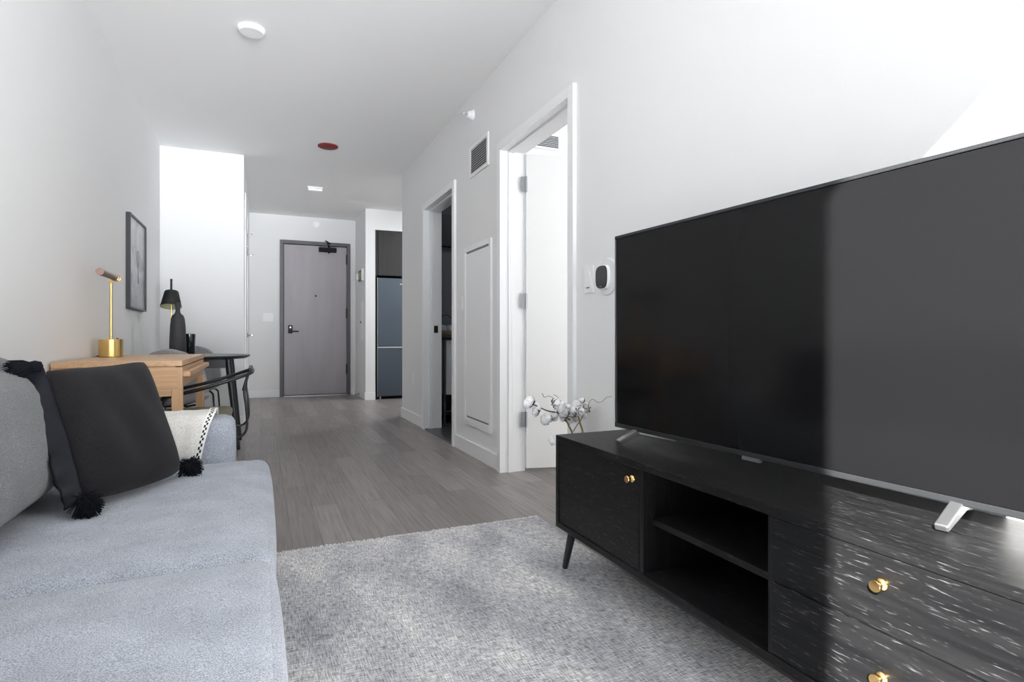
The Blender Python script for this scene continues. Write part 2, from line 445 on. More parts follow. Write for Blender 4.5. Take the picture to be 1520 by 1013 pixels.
# baseboards
BB = .105; BT = .014
def baseboard(name, label, *bs):
    struct(name, boxes(*bs), M['trim'], label, 'baseboard', bevel=.003)
baseboard('baseboard_right', 'white baseboard under the recessed access panel', (XR - BT, XR, BY1 + CW, TY0 - CW, 0, BB))
baseboard('baseboard_right_far', 'white baseboard beyond the bathroom doorway', (XR - BT, XR, TY1 + CW, 6.44, 0, BB), (XR - BT, XR2, 6.44, 6.44 + BT, 0, BB))
baseboard('baseboard_right_near', 'white baseboard behind the media console', (XR - BT, XR, YW, BY0 - CW, 0, BB))
baseboard('baseboard_left', 'white baseboard behind the sofa and desk', (-.882, -.882 + BT, YW, 6.36, 0, BB))
baseboard('baseboard_closet', 'white baseboard at the foot of the closet wall', (-.868, -.155, 6.36 - BT, 6.36, 0, BB))
baseboard('baseboard_entrance', 'white baseboards beside the entrance door', (-.155, FX0, 9.25 - BT, 9.25, 0, BB), (FX1, 1.366, 9.25 - BT, 9.25, 0, BB))
baseboard('baseboard_pier', 'white baseboard around the narrow kitchen pier', (1.366 - BT, 1.366, 8.30, 9.236, 0, BB), (1.366 - BT, 1.503, 8.30 - BT, 8.30, 0, BB))

# door casings of the right wall
def casing(name, label, y0, y1, ztop, latch=False, hinges=()):
    xs = XR - .022
    t = thing(name, label, 'door frame', (XR, y1, 0), kind='structure')
    L = (XR, y1, 0)
    obj('side_casing', local(boxes((xs, XR, y1, y1 + CW, 0, ztop + CW)), L), M['trim'], t, bevel=.002)
    obj('side_casing', local(boxes((xs, XR, y0 - CW, y0, 0, ztop + CW)), L), M['trim'], t, bevel=.002)
    obj('head_casing', local(boxes((xs, XR, y0, y1, ztop, ztop + CW)), L), M['trim'], t, bevel=.002)
    # jamb lining with a raised stop
    obj('jamb', local(boxes((xs, XR2 + .02, y1 - .006, y1 + .0, 0, ztop), (xs, XR2 + .02, y0, y0 + .006, 0, ztop),
                            (xs, XR2 + .02, y0 + .006, y1 - .006, ztop - .006, ztop)), L), M['trim'], t)
    obj('door_stop', local(boxes((XR + .035, XR + .075, y1 - .018, y1 - .006, 0, ztop - .006), (XR + .035, XR + .075, y0 + .006, y0 + .018, 0, ztop - .006),
                                 (XR + .035, XR + .075, y0 + .018, y1 - .018, ztop - .018, ztop - .006)), L), M['trim'], t, bevel=.002)
    return t, L
t, L = casing('trim_1', 'white door casing around the bright bedroom doorway', BY0, BY1, BZ)
t, L = casing('trim_2', 'white door casing around the narrow dark bathroom doorway', TY0, TY1, BZ)
obj('strike_plate', local(boxes((XR + .085, XR + .125, TY1 - .0085, TY1 - .0055, .94, 1.01)), L), M['dark_hinge'], t)
obj('latch_hole', local(boxes((XR + .095, XR + .112, TY1 - .0095, TY1 - .0085, .955, .995)), L), M['black'], t)

# bedroom door, swung into the bedroom
t = thing('door_2', 'white bedroom door standing open inside the doorway', 'door', (1.622, 3.484, 0), math.radians(-13), kind='structure')
obj('door_panel', boxes((.006, .90, -.02, .018, .022, 2.125)), M['door_white'], t, bevel=.002)
for z in (1.92, 1.14, .35):
    bm = boxes((-.030, .006, -.0235, -.0205, z - .05, z + .05), (.008, .012, -.026, -.0205, z - .05, z + .05))
    lathe(bm, [(0, z - .052), (.007, z - .052), (.007, z + .052), (0, z + .052)], 12, (.004, -.027, 0))
    obj('hinge', bm, M['steel'], t, smooth='auto', label='brushed steel hinge')
for dx in (.84,):
    bm = bmesh.new(); lathe(bm, [(0, 0), (.026, 0), (.026, -.008), (0, -.008)], 20, (dx, -.0205, .95), 'Y')
    tube(bm, [(dx, -.028, .95), (dx, -.06, .95), (dx - .02, -.065, .95), (dx - .11, -.065, .95)], .009, 10)
    obj('door_handle', bm, M['steel'], t, smooth='auto')

# bedroom ceiling-height wall register seen over the door
struct('wall_bedroom_far', boxes((XR2, 4.6, 4.20, 4.22, 0, H)), M['wall'], 'white bedroom wall glimpsed over the open door', 'wall')
t = thing('air_vent', 'white air vent on the bedroom wall, seen over the open door', 'vent', (2.13, 4.20, 2.44))
obj('vent_frame', boxes((-.16, .14, -.02, 0, 0, .015), (-.16, .14, -.02, 0, .115, .13), (-.16, -.145, -.02, 0, .015, .115), (.125, .14, -.02, 0, .015, .115)), M['white_plastic'], t)
bm = bmesh.new()
for i in range(7): box(bm, -.145, .125, -.016, -.004, .018 + i * .014, .022 + i * .014)
obj('slats', bm, M['vent_slat'], t)
obj('duct', boxes((-.145, .125, -.003, 0, .015, .115)), M['vent_dark'], t)

# closet door on the left side of the corridor
t = thing('door_3', 'white closet door seen edge on beside the entrance hall', 'door', (-.155, 7.1, 0), kind='structure')
obj('door_frame', boxes((0, .015, -.50, -.44, 0, 2.41), (0, .015, .44, .50, 0, 2.41), (0, .015, -.44, .44, 2.35, 2.41)), M['trim'], t, bevel=.002)
obj('door_panel', boxes((0, .008, -.44, .44, .01, 2.35)), M['door_white'], t)
bm = bmesh.new(); lathe(bm, [(0, 0), (.026, 0), (.026, .010), (.011, .014), (.011, .055), (0, .055)], 20, (.008, .36, .92), 'X')
tube(bm, [(.055, .36, .92), (.060, .34, .92), (.060, .25, .92)], .009, 10)
obj('door_handle', bm, M['steel'], t, smooth='auto')
t = thing('coat_hook', 'thin chrome double hook hanging on the closet door', 'hook', (-.147, 7.42, 1.86))
bm = bmesh.new()
tube(bm, [(.004, 0, 0), (.004, 0, .25)], .004, 8)
tube(bm, [(.004, 0, .02), (.03, 0, .0), (.060, 0, .01)], .005, 8, 4)
tube(bm, [(.004, 0, .25), (.03, 0, .235), (.045, 0, .25)], .005, 8, 4)
obj('hook', bm, M['chrome'], t, smooth=True)
for p in ((.062, 0, .012), (.047, 0, .252)):
    bm = bmesh.new(); lathe(bm, [(0, -.009), (.007, -.006), (.010, 0), (.007, .006), (0, .009)], 14, p)
    obj('knob_end', bm, M['chrome'], t, smooth=True)

# entrance door
t = thing('door_1', 'mauve grey entrance door in a dark steel frame', 'door', ((FX0 + FX1) / 2, 9.25, 0), kind='structure')
hw = (FX1 - FX0) / 2
obj('door_frame', boxes((-hw, -hw + .052, -.022, .10, 0, FZ), (hw - .052, hw, -.022, .10, 0, FZ), (-hw + .052, hw - .052, -.022, .10, FZ - .052, FZ)), M['entry_frame'], t, bevel=.003)
obj('door_panel', boxes((-hw + .058, hw - .056, .004, .05, .022, FZ - .060)), M['entry_door'], t, bevel=.002)
obj('gap_backing', boxes((-hw + .052, hw - .052, .052, .06, 0, FZ - .052)), M['black'], t)
obj('threshold', boxes((-hw + .052, hw - .052, -.03, .05, 0, .014)), M['steel'], t)
bm = boxes((-.395, -.335, -.010, .004, .955, 1.075))
obj('lock_plate', bm, M['dark_hinge'], t, bevel=.02)
bm = bmesh.new(); lathe(bm, [(0, 0), (.03, 0), (.03, -.018), (.016, -.022), (.012, -.06), (0, -.06)], 22, (-.365, -.010, .985), 'Y')
tube(bm, [(-.365, -.062, .985), (-.34, -.066, .985), (-.25, -.062, .983)], .010, 10)
obj('door_handle', bm, M['dark_hinge'], t, smooth='auto')
bm = bmesh.new(); lathe(bm, [(0, -.006), (.011, -.006), (.014, .004)], 16, (-.365, -.008, 1.045), 'Y')
obj('lock_cylinder', bm, M['steel'], t, smooth='auto')
bm = bmesh.new(); lathe(bm, [(0, -.008), (.012, -.006), (.014, .004)], 16, (0, 0, 1.53), 'Y')
obj('peephole', bm, M['black'], t, smooth='auto')
for z in (2.11, 1.27, .40):
    obj('hinge', boxes((hw - .066, hw - .044, -.030, .004, z - .075, z + .075)), M['dark_hinge'], t, bevel=.003)
t.name = 'door_1'
dcl = thing('door_closer', 'black door closer at the top of the grey entrance door', 'door closer', (.955, 9.25, 2.24))
obj('closer_body', boxes((-.14, .12, -.075, .002, -.035, .035)), M['black'], dcl, bevel=.008)
bm = bmesh.new()
tube(bm, [(.01, -.04, .04), (-.03, -.20, .10), (-.045, -.10, .125)], .011, 8)
tube(bm, [(-.045, -.10, .125), (.03, -.03, .10)], .010, 8)
tube(bm, [(.01, -.04, -.05), (.01, -.04, .06)], .018, 12)
obj('closer_arm', bm, M['black'], dcl, smooth='auto')

# ------------------------------------------------------------------ small wall and ceiling fittings
def plate(name, label, cat, loc, w, h, nrm, rockers=1, group=None, wide=None):
    """wall plate on a wall; nrm '-X' or '-Y' """
    t = thing(name, label, cat, loc, -PI / 2 if nrm == '-X' else 0, group)
    obj('cover_plate', boxes((-w / 2, w / 2, -.007, 0, -h / 2, h / 2)), M['white_plastic'], t, bevel=.002)
    for i in range(rockers):
        cx = (i - (rockers - 1) / 2) * w / rockers * .9
        obj('rocker', boxes((cx - .016, cx + .016, -.012, -.007, -h * .29, h * .29)), M['white_plastic'], t, bevel=.002)
    return t
t = plate('light_switch', 'white dimmer switch plate beside the dark thermostat', 'switch', (XR, 2.402, 1.18), .082, .130, '-X')
obj('slider_mark', boxes((-.012, .012, -.0135, -.012, -.043, -.039)), M['vent_dark'], t)
plate('light_switch', 'slim white switch plate left of the recessed panel frame', 'switch', (XR, 4.31, 1.16), .07, .115, '-X')
plate('light_switch', 'wide white switch plate on the entrance wall left of the grey door', 'switch', (.097, 9.25, 1.19), .14, .125, '-Y', 3)
t = thing('power_outlet', 'white power outlet low on the wall beyond the bathroom doorway', 'outlet', (XR, 5.91, .46), -PI / 2)
obj('cover_plate', boxes((-.035, .035, -.006, 0, -.057, .057)), M['white_plastic'], t, bevel=.002)
obj('sockets', boxes((-.017, .017, -.009, -.006, .006, .038), (-.017, .017, -.009, -.006, -.038, -.006)), M['white_plastic'], t, bevel=.002)
# thermostat
t = thing('thermostat', 'dark rounded thermostat on a round white wall plate beside the television', 'thermostat', (XR, 2.265, 1.178), -PI / 2)
bm = bmesh.new(); lathe(bm, [(0, -.006), (.082, -.006), (.087, 0), (0, 0)], 48, (.02, 0, 0), 'Y')
obj('wall_plate', bm, M['clear_plate'], t, smooth='auto')
def squircle(bm, a, b, y0, y1, n=40, e=3.2):
    ring = []
    for y, s in ((y0, .9), (y0, 1.), (y1, 1.)):
        pass
    rings = []
    for y, s in ((y1, 1), (y0 + .004, 1), (y0, .94)):
        rings.append([bm.verts.new((math.copysign(abs(math.cos(2 * PI * k / n)) ** (2 / e), math.cos(2 * PI * k / n)) * a * s, y,
                                    math.copysign(abs(math.sin(2 * PI * k / n)) ** (2 / e), math.sin(2 * PI * k / n)) * b * s)) for k in range(n)])
    for A, B in zip(rings, rings[1:]):
        for k in range(n): bm.faces.new((A[k], A[(k + 1) % n], B[(k + 1) % n], B[k]))
    bm.faces.new(rings[-1]); bm.faces.new(rings[0])
bm = bmesh.new(); squircle(bm, .050, .056, -.020, -.006)
obj('housing', bm, M['white_plastic'], t, smooth='auto')
bm = bmesh.new(); squircle(bm, .047, .053, -.026, -.020)
obj('face', bm, M['thermo'], t, smooth='auto')
obj('brand_mark', boxes((-.008, .008, -.0266, -.026, -.046, -.043)), M['steel'], t)
# return air grille
t = thing('air_vent', 'white louvred return air vent high on the wall above the recessed panel', 'vent', (XR, 3.943, 2.225), -PI / 2)
obj('vent_frame', boxes((-.20, -.172, -.010, 0, -.118, .118), (.172, .20, -.010, 0, -.118, .118), (-.172, .172, -.010, 0, .092, .118), (-.172, .172, -.010, 0, -.118, -.092)), M['white_plastic'], t, bevel=.002)
bm = bmesh.new()
for i in range(11):
    z = -.086 + i * .0168
    v = [bm.verts.new(p) for p in ((-.172, -.008, z - .004), (.172, -.008, z - .004), (.172, -.001, z + .007), (-.172, -.001, z + .007))]
    bm.faces.new(v)
obj('slats', bm, M['vent_slat'], t, solid=.0015)
obj('duct', boxes((-.172, .172, -.0008, 0, -.092, .092)), M['vent_dark'], t)
# sidewall sprinkler
t = thing('sprinkler_head', 'white sidewall sprinkler on the wall above the air vent', 'sprinkler', (XR, 4.08, 2.575), -PI / 2)
bm = bmesh.new(); lathe(bm, [(.0, -.045), (.022, -.045), (.030, -.02), (.040, -.004), (.041, 0), (0, 0)], 28, (0, 0, 0), 'Y')
obj('escutcheon', bm, M['white_plastic'], t, smooth='auto')
bm = bmesh.new(); tube(bm, [(0, -.045, 0), (0, -.075, 0)], .009, 10)
tube(bm, [(-.012, -.05, 0), (-.014, -.075, 0), (0, -.095, 0), (.014, -.075, 0), (.012, -.05, 0)], .003, 8, 3)
box(bm, -.018, .018, -.100, -.096, -.004, .014)
obj('nozzle', bm, M['chrome'], t, smooth='auto')
# recessed access panel
t = thing('access_panel', 'tall white framed electrical access panel set in the wall between the doorways', 'panel', (XR, 3.965, .228), -PI / 2)
pw, ph = .285, 1.36
obj('outer_frame', boxes((-pw, -pw + .035, -.016, 0, 0, ph), (pw - .035, pw, -.016, 0, 0, ph), (-pw + .035, pw - .035, -.016, 0, 0, .05), (-pw + .035, pw - .035, -.016, 0, ph - .035, ph)), M['trim'], t, bevel=.002)
obj('groove_shade', boxes((-pw + .035, pw - .035, -.002, 0, .05, ph - .035)), M['groove_shade'], t)  # grey backing paints the shadow line inside the panel recess
obj('door_panel', boxes((-pw + .041, pw - .041, -.010, -.002, .066, ph - .050)), M['trim'], t, bevel=.002)
# ceiling discs
def disc(name, label, cat, x, y, r, mat, t=.02):
    e = thing(name, label, cat, (x, y, H))
    bm = bmesh.new(); lathe(bm, [(0, 0), (r, 0), (r, -t * .5), (r * .86, -t), (0, -t)], 40)
    obj('cover', bm, mat, e, smooth='auto')
    return e
disc('ceiling_plate', 'round white cover plate on the living room ceiling', 'ceiling plate', -.05, 3.73, .074, M['white_plastic'], .028)
disc('ceiling_plate', 'dark red round cover on the hallway ceiling', 'ceiling plate', .59, 5.73, .094, M['red'], .014)
t = thing('smoke_detector', 'small boxy white detector on the ceiling before the entrance', 'detector', (.607, 7.40, H))
obj('base', boxes((-.09, .09, -.06, .06, -.014, 0)), M['white_plastic'], t, bevel=.004)
obj('cover', boxes((-.085, .085, -.055, .055, -.05, -.014)), M['white_plastic'], t, bevel=.012)
t = thing('wall_sprinkler_cap', 'small round white cap on the wall above the entrance door', 'sprinkler', (.782, 9.25, 2.62))
bm = bmesh.new(); lathe(bm, [(0, -.012), (.034, -.012), (.038, -.004), (.055, 0), (0, 0)], 28, (0, 0, 0), 'Y')
obj('cap', bm, M['white_plastic'], t, smooth='auto')
# strobe, intercom outline, door stop on the pier
t = thing('alarm_strobe', 'white and dark gilded alarm strobe on the narrow pier beside the entrance door', 'alarm', (1.366, 8.66, 1.80), -PI / 2)
obj('housing', boxes((-.10, .19, -.030, 0, -.075, .085)), M['gold_black'], t, bevel=.004)
obj('lens', boxes((-.17, -.10, -.060, 0, -.045, .05)), M['white_plastic'], t, bevel=.010)
obj('edge_trim', boxes((.19, .215, -.034, 0, -.08, .09)), M['white_plastic'], t, bevel=.002)
obj('sounder', boxes((.02, .10, -.034, -.030, -.01, .05)), M['brass'], t, bevel=.002)
t = thing('intercom_panel', 'tall slim white intercom panel with a black button on the kitchen pier', 'intercom', (1.366, 8.62, 1.12), -PI / 2)
obj('cover_plate', boxes((-.09, .09, -.006, 0, -.26, .30)), M['white_plastic'], t, bevel=.002)
bm = bmesh.new(); lathe(bm, [(0, -.014), (.014, -.014), (.016, -.006)], 16, (-.06, 0, .0), 'Y')
obj('button', bm, M['black'], t, smooth='auto')
t = thing('door_stop', 'chrome and white door stop low beside the entrance door', 'door stop', (1.352, 8.78, .045), -PI / 2)
bm = bmesh.new(); lathe(bm, [(0, 0), (.02, 0), (.012, -.012), (.007, -.02), (.007, -.07), (0, -.07)], 16, (0, 0, 0), 'Y')
obj('rod', bm, M['steel'], t, smooth='auto')
bm = bmesh.new(); lathe(bm, [(0, -.07), (.015, -.07), (.015, -.09), (0, -.092)], 16, (0, 0, 0), 'Y')
obj('tip', bm, M['white_plastic'], t, smooth='auto')

# ------------------------------------------------------------------ kitchen
t = thing('refrigerator', 'tall blue grey fridge freezer in the kitchen recess', 'fridge', (1.84, 8.34, 0))
obj('cabinet_body', boxes((-.30, .30, .045, .62, .03, 1.76)), M['bezel'], t)
obj('upper_door', boxes((-.298, .30, -.02, .04, .765, 1.755)), M['fridge'], t, bevel=.006)
obj('lower_door', boxes((-.298, .30, -.02, .04, .045, .738)), M['fridge'], t, bevel=.006)
obj('handle_strip', boxes((-.298, .30, -.026, .03, .742, .760)), M['fridge_trim'], t)
obj('edge_trim', boxes((-.304, -.299, -.02, .05, .03, 1.755)), M['fridge_trim'], t)
obj('brand_mark', boxes((.025, .10, -.0215, -.02, 1.665, 1.677)), M['fridge_trim'], t)
for x in (-.25, .25):
    bm = bmesh.new(); lathe(bm, [(0, 0), (.018, 0), (.018, .045), (0, .045)], 14, (x, .02 + .04, 0)); obj('foot', bm, M['steel'], t, smooth='auto')
t = thing('kitchen_cabinet', 'dark wood wall cabinet above the fridge', 'cabinet', (2.115, 8.34, 1.79))
obj('body', boxes((-.607, .30, .02, .62, 0, .648)), M['cab_wood'], t)
obj('door', boxes((-.56, -.008, -.002, .018, .004, .645)), M['cab_wood'], t, bevel=.001)
obj('door', boxes((-.004, .298, -.002, .018, .004, .645)), M['cab_wood'], t, bevel=.001)
struct('trim_fridge_filler', boxes((1.506, 1.530, 8.33, 8.95, 0, 1.785)), M['black'], 'thin black filler panel beside the fridge', 'trim')
t = thing('fill_light', 'unseen round fill light added on the kitchen ceiling', 'lamp', (2.75, 7.35, H))  # unseen lamp added to brighten the entrance and corridor
bm = bmesh.new(); lathe(bm, [(0, 0), (.17, 0), (.17, -.03), (0, -.03)], 40); obj('base', bm, M['white_plastic'], t, smooth='auto')
kl, nt, p = new_mat('kitchen_fill_diffuser')
p.inputs['Emission Color'].default_value = (.96, .98, 1, 1); p.inputs['Emission Strength'].default_value = 140
bm = bmesh.new(); lathe(bm, [(.155, -.03), (.14, -.05), (0, -.055)], 40); obj('diffuser', bm, kl, t, smooth='auto')

# ------------------------------------------------------------------ bathroom
t = thing('bathroom_vanity', 'white vanity with a dark top seen through the narrow doorway', 'cabinet', (1.64, 5.66, .006))
obj('countertop', boxes((0, 1.2, -.02, .58, .865, .892)), M['counter'], t, bevel=.003)
obj('drawer_front', boxes((.105, 1.15, -.005, .02, .30, .855)), M['white_plastic'], t, bevel=.002)
obj('body', boxes((.10, 1.15, .02, .56, .30, .864)), M['vent_slat'], t)
for x in (.083, 1.14):
    obj('leg', boxes((x, x + .016, -.005, .03, 0, .864)), M['steel'], t)
obj('lower_shelf', boxes((.10, 1.14, 0, .54, .12, .135)), M['steel'], t)
t = thing('mirror_cabinet', 'dark mirror cabinet on the bathroom wall', 'mirror', (1.615, 6.26, 1.0))
obj('frame', boxes((0, 1.2, -.10, 0, .92, 1.27)), M['bath_tile'], t)
obj('mirror', boxes((0, 1.2, -.02, 0, 0, .915)), M['bath_wall'], t)  # flat grey paint stands in for the dim reflection in the mirror
t = thing('fill_light', 'small unseen fill light added on the bathroom ceiling', 'lamp', (2.6, 5.0, H))  # weak unseen lamp added to lift the dim bathroom
bm = bmesh.new(); lathe(bm, [(0, 0), (.11, 0), (.11, -.025), (0, -.025)], 32); obj('base', bm, M['white_plastic'], t, smooth='auto')
bl, nt, p = new_mat('bathroom_fill_diffuser')
p.inputs['Emission Color'].default_value = (.96, .98, 1, 1); p.inputs['Emission Strength'].default_value = 28
bm = bmesh.new(); lathe(bm, [(.10, -.025), (.09, -.04), (0, -.045)], 32); obj('diffuser', bm, bl, t, smooth='auto')
t = thing('storage_basket', 'small woven basket with a hoop handle on the bathroom vanity', 'basket', (1.775, 5.78, .899))
bm = bmesh.new()
lathe(bm, [(0, 0), (.085, 0), (.10, .03), (.105, .07), (.098, .07), (.09, .03), (.075, .008), (0, .008)], 36)
obj('bowl', bm, M['basket'], t, smooth=True)
bm = bmesh.new(); tube(bm, [(-.10, 0, .06), (-.085, 0, .16), (-.03, 0, .225), (.03, 0, .225), (.085, 0, .16), (.10, 0, .06)], .005, 8, 6)
obj('handle', bm, M['husk'], t, smooth=True)
for i, (x, y) in enumerate(((-.035, -.02), (.038, -.015))):
    bm = bmesh.new(); rounded(bm, 0, 0, .07, .062, .10, .115, .028, 8)
    o = obj('rolled_towel', bm, M['towel'], smooth=True); o.location = (1.775 + x, 5.78 + y, .899)
    tag(o, ('left' if i == 0 else 'right') + ' one of two pale blue rolled towels in the bathroom basket', 'towel', 'rolled towels in the basket')

# ------------------------------------------------------------------ wall art
t = thing('framed_picture', 'misty grey abstract print in a thin black frame on the left wall', 'picture', (-.882, 5.16, 1.45), PI / 2)
w, h = .315, .345
obj('frame', boxes((-w, -w + .014, -.030, 0, -h, h), (w - .014, w, -.030, 0, -h, h), (-w + .014, w - .014, -.030, 0, -h, -h + .014), (-w + .014, w - .014, -.030, 0, h - .014, h)), M['frame_black'], t, bevel=.001)
obj('print', boxes((-w + .014, w - .014, -.018, -.004, -h + .014, h - .014)), M['art'], t)
bm = bmesh.new()
random.seed(11)
def branch(x, z, a, l, d):
    x2, z2 = x + l * math.cos(a), z + l * math.sin(a)
    tube(bm, [(x, -.0185, z), ((x + x2) / 2 + random.uniform(-.006, .006), -.0185, (z + z2) / 2), (x2, -.0185, z2)], .0006 + .0004 * d, 4)
    if d > 0:
        for s in (-1, 1): branch(x2, z2, a + s * random.uniform(.3, .7), l * .66, d - 1)
branch(.04, -.14, 1.7, .11, 3)
obj('line_drawing', bm, M['vent_dark'], t)

# ------------------------------------------------------------------ rug
RX0, RX1, RY0, RY1 = -.45, 1.262, -.35, 2.552
t = thing('area_rug', 'light grey distressed woven rug under the console and sofa', 'rug', (.4, 1.1, 0))
bm = bmesh.new(); L = (.4, 1.1, 0)
box(bm, RX0, RX1, RY0, RY1, .0005, .009)
obj('pile', local(bm, L), M['rug'], t, bevel=.002)
bm = bmesh.new(); random.seed(5)
x = RX0
while x < RX1:
    l = random.uniform(.010, .030); a = random.uniform(-.6, .6)
    tube(bm, [(x, RY1 - .004, .007), (x + a * l * .5, RY1 + l * .6, .006 + random.uniform(0, .004)), (x + a * l, RY1 + l, .003)], .0013, 4)
    x += random.uniform(.0025, .0055)
o = obj('fringe', local(bm, L), M['fringe'], t); o['kind'] = 'stuff'

# ------------------------------------------------------------------ sofa
SL = (-.44, 1.3, .009)
sofa = thing('sofa', 'grey blue tweed sofa along the left wall', 'sofa', SL)
def sp(name, bm, mat, **k): return obj(name, local(bm, SL), mat, sofa, **k)
bm = bmesh.new(); rounded(bm, -.435, 1.30, .205, .83, 2.10, .17, .03, 10); sp('base', bm, M['sofa'], smooth=True)
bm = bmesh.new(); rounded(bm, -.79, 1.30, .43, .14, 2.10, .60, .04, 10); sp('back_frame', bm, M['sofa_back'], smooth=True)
for yc in (.175, 2.427):
    bm = bmesh.new(); rounded(bm, -.475, yc, .355, .77, .147, .49, .034, 14, (.004, .004, .006)); sp('armrest', bm, M['sofa'], smooth=True)
def seatwarp(pos, p):
    pos.z -= .012 * (1 - p.x) * .5 if p.z > 0 else 0
    return pos
for yc, w in ((1.824, 1.046), (.775, 1.046)):
    bm = bmesh.new(); rounded(bm, -.335, yc, .372, .72, w, .148, .034, 22, (.012, .004, .016), seatwarp)
    o = sp('seat_cushion', bm, M['sofa'], smooth=True)
    # welt seam along the front edges
bm = bmesh.new()
for yc in (1.824, .775):
    pts = [(.0205 - .0006 * abs(k - 10), yc - .485 + .097 * k, .4185 + .003 * math.sin(k / 10 * PI / 2)) for k in range(11)]
    tube(bm, pts, .0016, 6)
sp('piping', bm, M['sofa_back'], smooth=True)
def backwarp(pos, p):
    pos.x -= .115 * (p.z + 1) * .5            # leans back
    pos.x -= .03 * max(0, -p.z) ** 2
    return pos
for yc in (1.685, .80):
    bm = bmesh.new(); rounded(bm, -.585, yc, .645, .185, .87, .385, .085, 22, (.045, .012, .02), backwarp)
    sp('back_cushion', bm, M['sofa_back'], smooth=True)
for x in (-.78, -.10):
    for y in (.2, 2.4):
        bm = bmesh.new(); lathe(bm, [(0, .0), (.014, 0), (.022, .113), (0, .113)], 16, (x, y, .009)); sp('leg', bm, M['black_metal'], smooth='auto')

# throw over the far arm
TL = (-.36, 2.427, .46)
t = thing('throw_blanket', 'cream throw with a black and white braided edge over the far sofa arm', 'blanket', TL)
Y0a, Y1a, ZT = 2.345, 2.509, .610
def drape(v, off=0.):
    """profile over the arm: v 0 inner hem .. 1 outer hem"""
    path = [(Y0a - .006 - off, .462), (Y0a - .010 - off, .53), (Y0a - .006 - off, .585), (Y0a + .012, ZT + .004 + off), (Y0a + .05, ZT + .012 + off), (Y1a - .05, ZT + .012 + off),
            (Y1a - .012, ZT + .004 + off), (Y1a + .006 + off, .585), (Y1a + .010 + off, .50), (Y1a + .012 + off, .40)]
    s = v * (len(path) - 1); i = min(int(s), len(path) - 2); f = s - i
    return path[i][0] * (1 - f) + path[i + 1][0] * f, path[i][1] * (1 - f) + path[i + 1][1] * f
def edge_x(v): return -.172 - .045 * max(0, 1 - v / .35)
def thr(u, v):
    y, z = drape(v, .003 * (1 + math.sin(u * 34 + 1.5 * math.sin(v * 5))) * (1 if v < .3 or v > .7 else .3))
    x = -.56 + (edge_x(v) + .56) * u
    return Vector((x, y, z))
bm = bmesh.new(); grid(bm, thr, 60, 40); obj('cloth', local(bm, TL), M['throw'], t, smooth=True, solid=.004)
bm = bmesh.new()
def braid(u, v):
    y, z = drape(v, .0075); return Vector((edge_x(v) - .003 + .024 * u, y, z))
grid(bm, braid, 4, 110, lambda i, j: 1 if i in (1, 2) and (j // 2 + i) % 2 == 0 else 0)
obj('braid', local(bm, TL), [M['white_yarn'], M['black']], t, solid=.004)

# ------------------------------------------------------------------ charcoal pillow
BLc, BRc = Vector((-.408, 1.735, .488)), Vector((-.222, 2.058, .478))
TLc, TRc = Vector((-.553, 1.968, .812)), Vector((-.352, 2.23, .826))
PN = (BRc - BLc).cross(TLc - BLc).normalized()
PL = ((BLc + BRc) / 2)
t = thing('throw_pillow', 'charcoal square pillow with black corner tassels leaning on the sofa', 'pillow', PL)
def pil(side):
    def f(u, v):
        a, b = 2 * u - 1, 2 * v - 1
        rc = 1 - .055 * abs(a * b) ** 5      # softened corners
        # edges draw in between the corners
        ui = .5 + (rc * a * (1 - .05 * (1 - b * b))) / 2; vi = .5 + (rc * b * (1 - (.06 if b > 0 else -.035) * (1 - a * a))) / 2
        P0 = BLc * (1 - ui) * (1 - vi) + BRc * ui * (1 - vi) + TLc * (1 - ui) * vi + TRc * ui * vi
        th = ((1 - a ** 4) ** .6) * ((1 - b ** 4) ** .6)
        th *= (.052 if side > 0 else .050)
        th += .004 * math.sin(7 * a + 3 * b) * (1 - a * a) * (1 - b * b)
        return P0 + PN * th * side
    return f
bm = bmesh.new(); grid(bm, pil(1), 32, 32); grid(bm, pil(-1), 32, 32, flip=True)
obj('pillow_body', local(bm, PL), M['pillow'], t, smooth=True)
eu = (BRc - BLc).normalized()
def flange(u, v):
    # wrinkled satin band along the side edge facing the camera
    b = 2 * v - 1
    e = BLc * (1 - v) + TLc * v + eu * (.010 * (1 - b * b))
    wr = .0045 * math.sin(v * 43 + 2.2 * math.sin(v * 9)) * u
    return e + (-eu * (.046 - .016 * max(0, 1 - v * 4)) - PN * .026) * u + PN * (.006 + wr) - eu * (.004 * math.sin(v * 43 + 1) * u)
bm = bmesh.new(); grid(bm, flange, 8, 70); obj('flange', local(bm, PL), M['satin'], t, smooth=True, solid=.005, label='dark satin side band of the pillow')
def tassel(center, direction, spread, length, seed, n=170):
    random.seed(seed); bm = bmesh.new(); d = Vector(direction).normalized()
    lathe(bm, [(0, -.016), (.014, -.012), (.019, 0), (.014, .012), (0, .016)], 12, center)
    for _ in range(n):
        rv = Vector((random.gauss(0, 1), random.gauss(0, 1), random.gauss(0, 1))).normalized()
        q = (d + rv * spread).normalized(); l = length * random.uniform(.7, 1.08)
        c = Vector(center)
        m1 = c + q * l * .5 + rv * .005
        tube(bm, [c + rv * .006, m1, c + q * l + Vector((0, 0, -.010)) + rv * .004], [.0018, .0017, .0009], 4)
    return bm
for c, d, sprd, ln, sd in ((BLc + Vector((.006, -.010, .004)), (.7, -.35, -.35), 1.3, .040, 1), (TLc + Vector((-.010, -.018, .008)), (-.75, -.35, -.15), .55, .062, 2),
                           (BRc + Vector((.012, .025, .010)), (.35, .9, -.05), 1.4, .040, 3)):
    obj('tassel', local(tassel(c, d, sprd, ln, sd, 320), PL), M['tassel'], t)

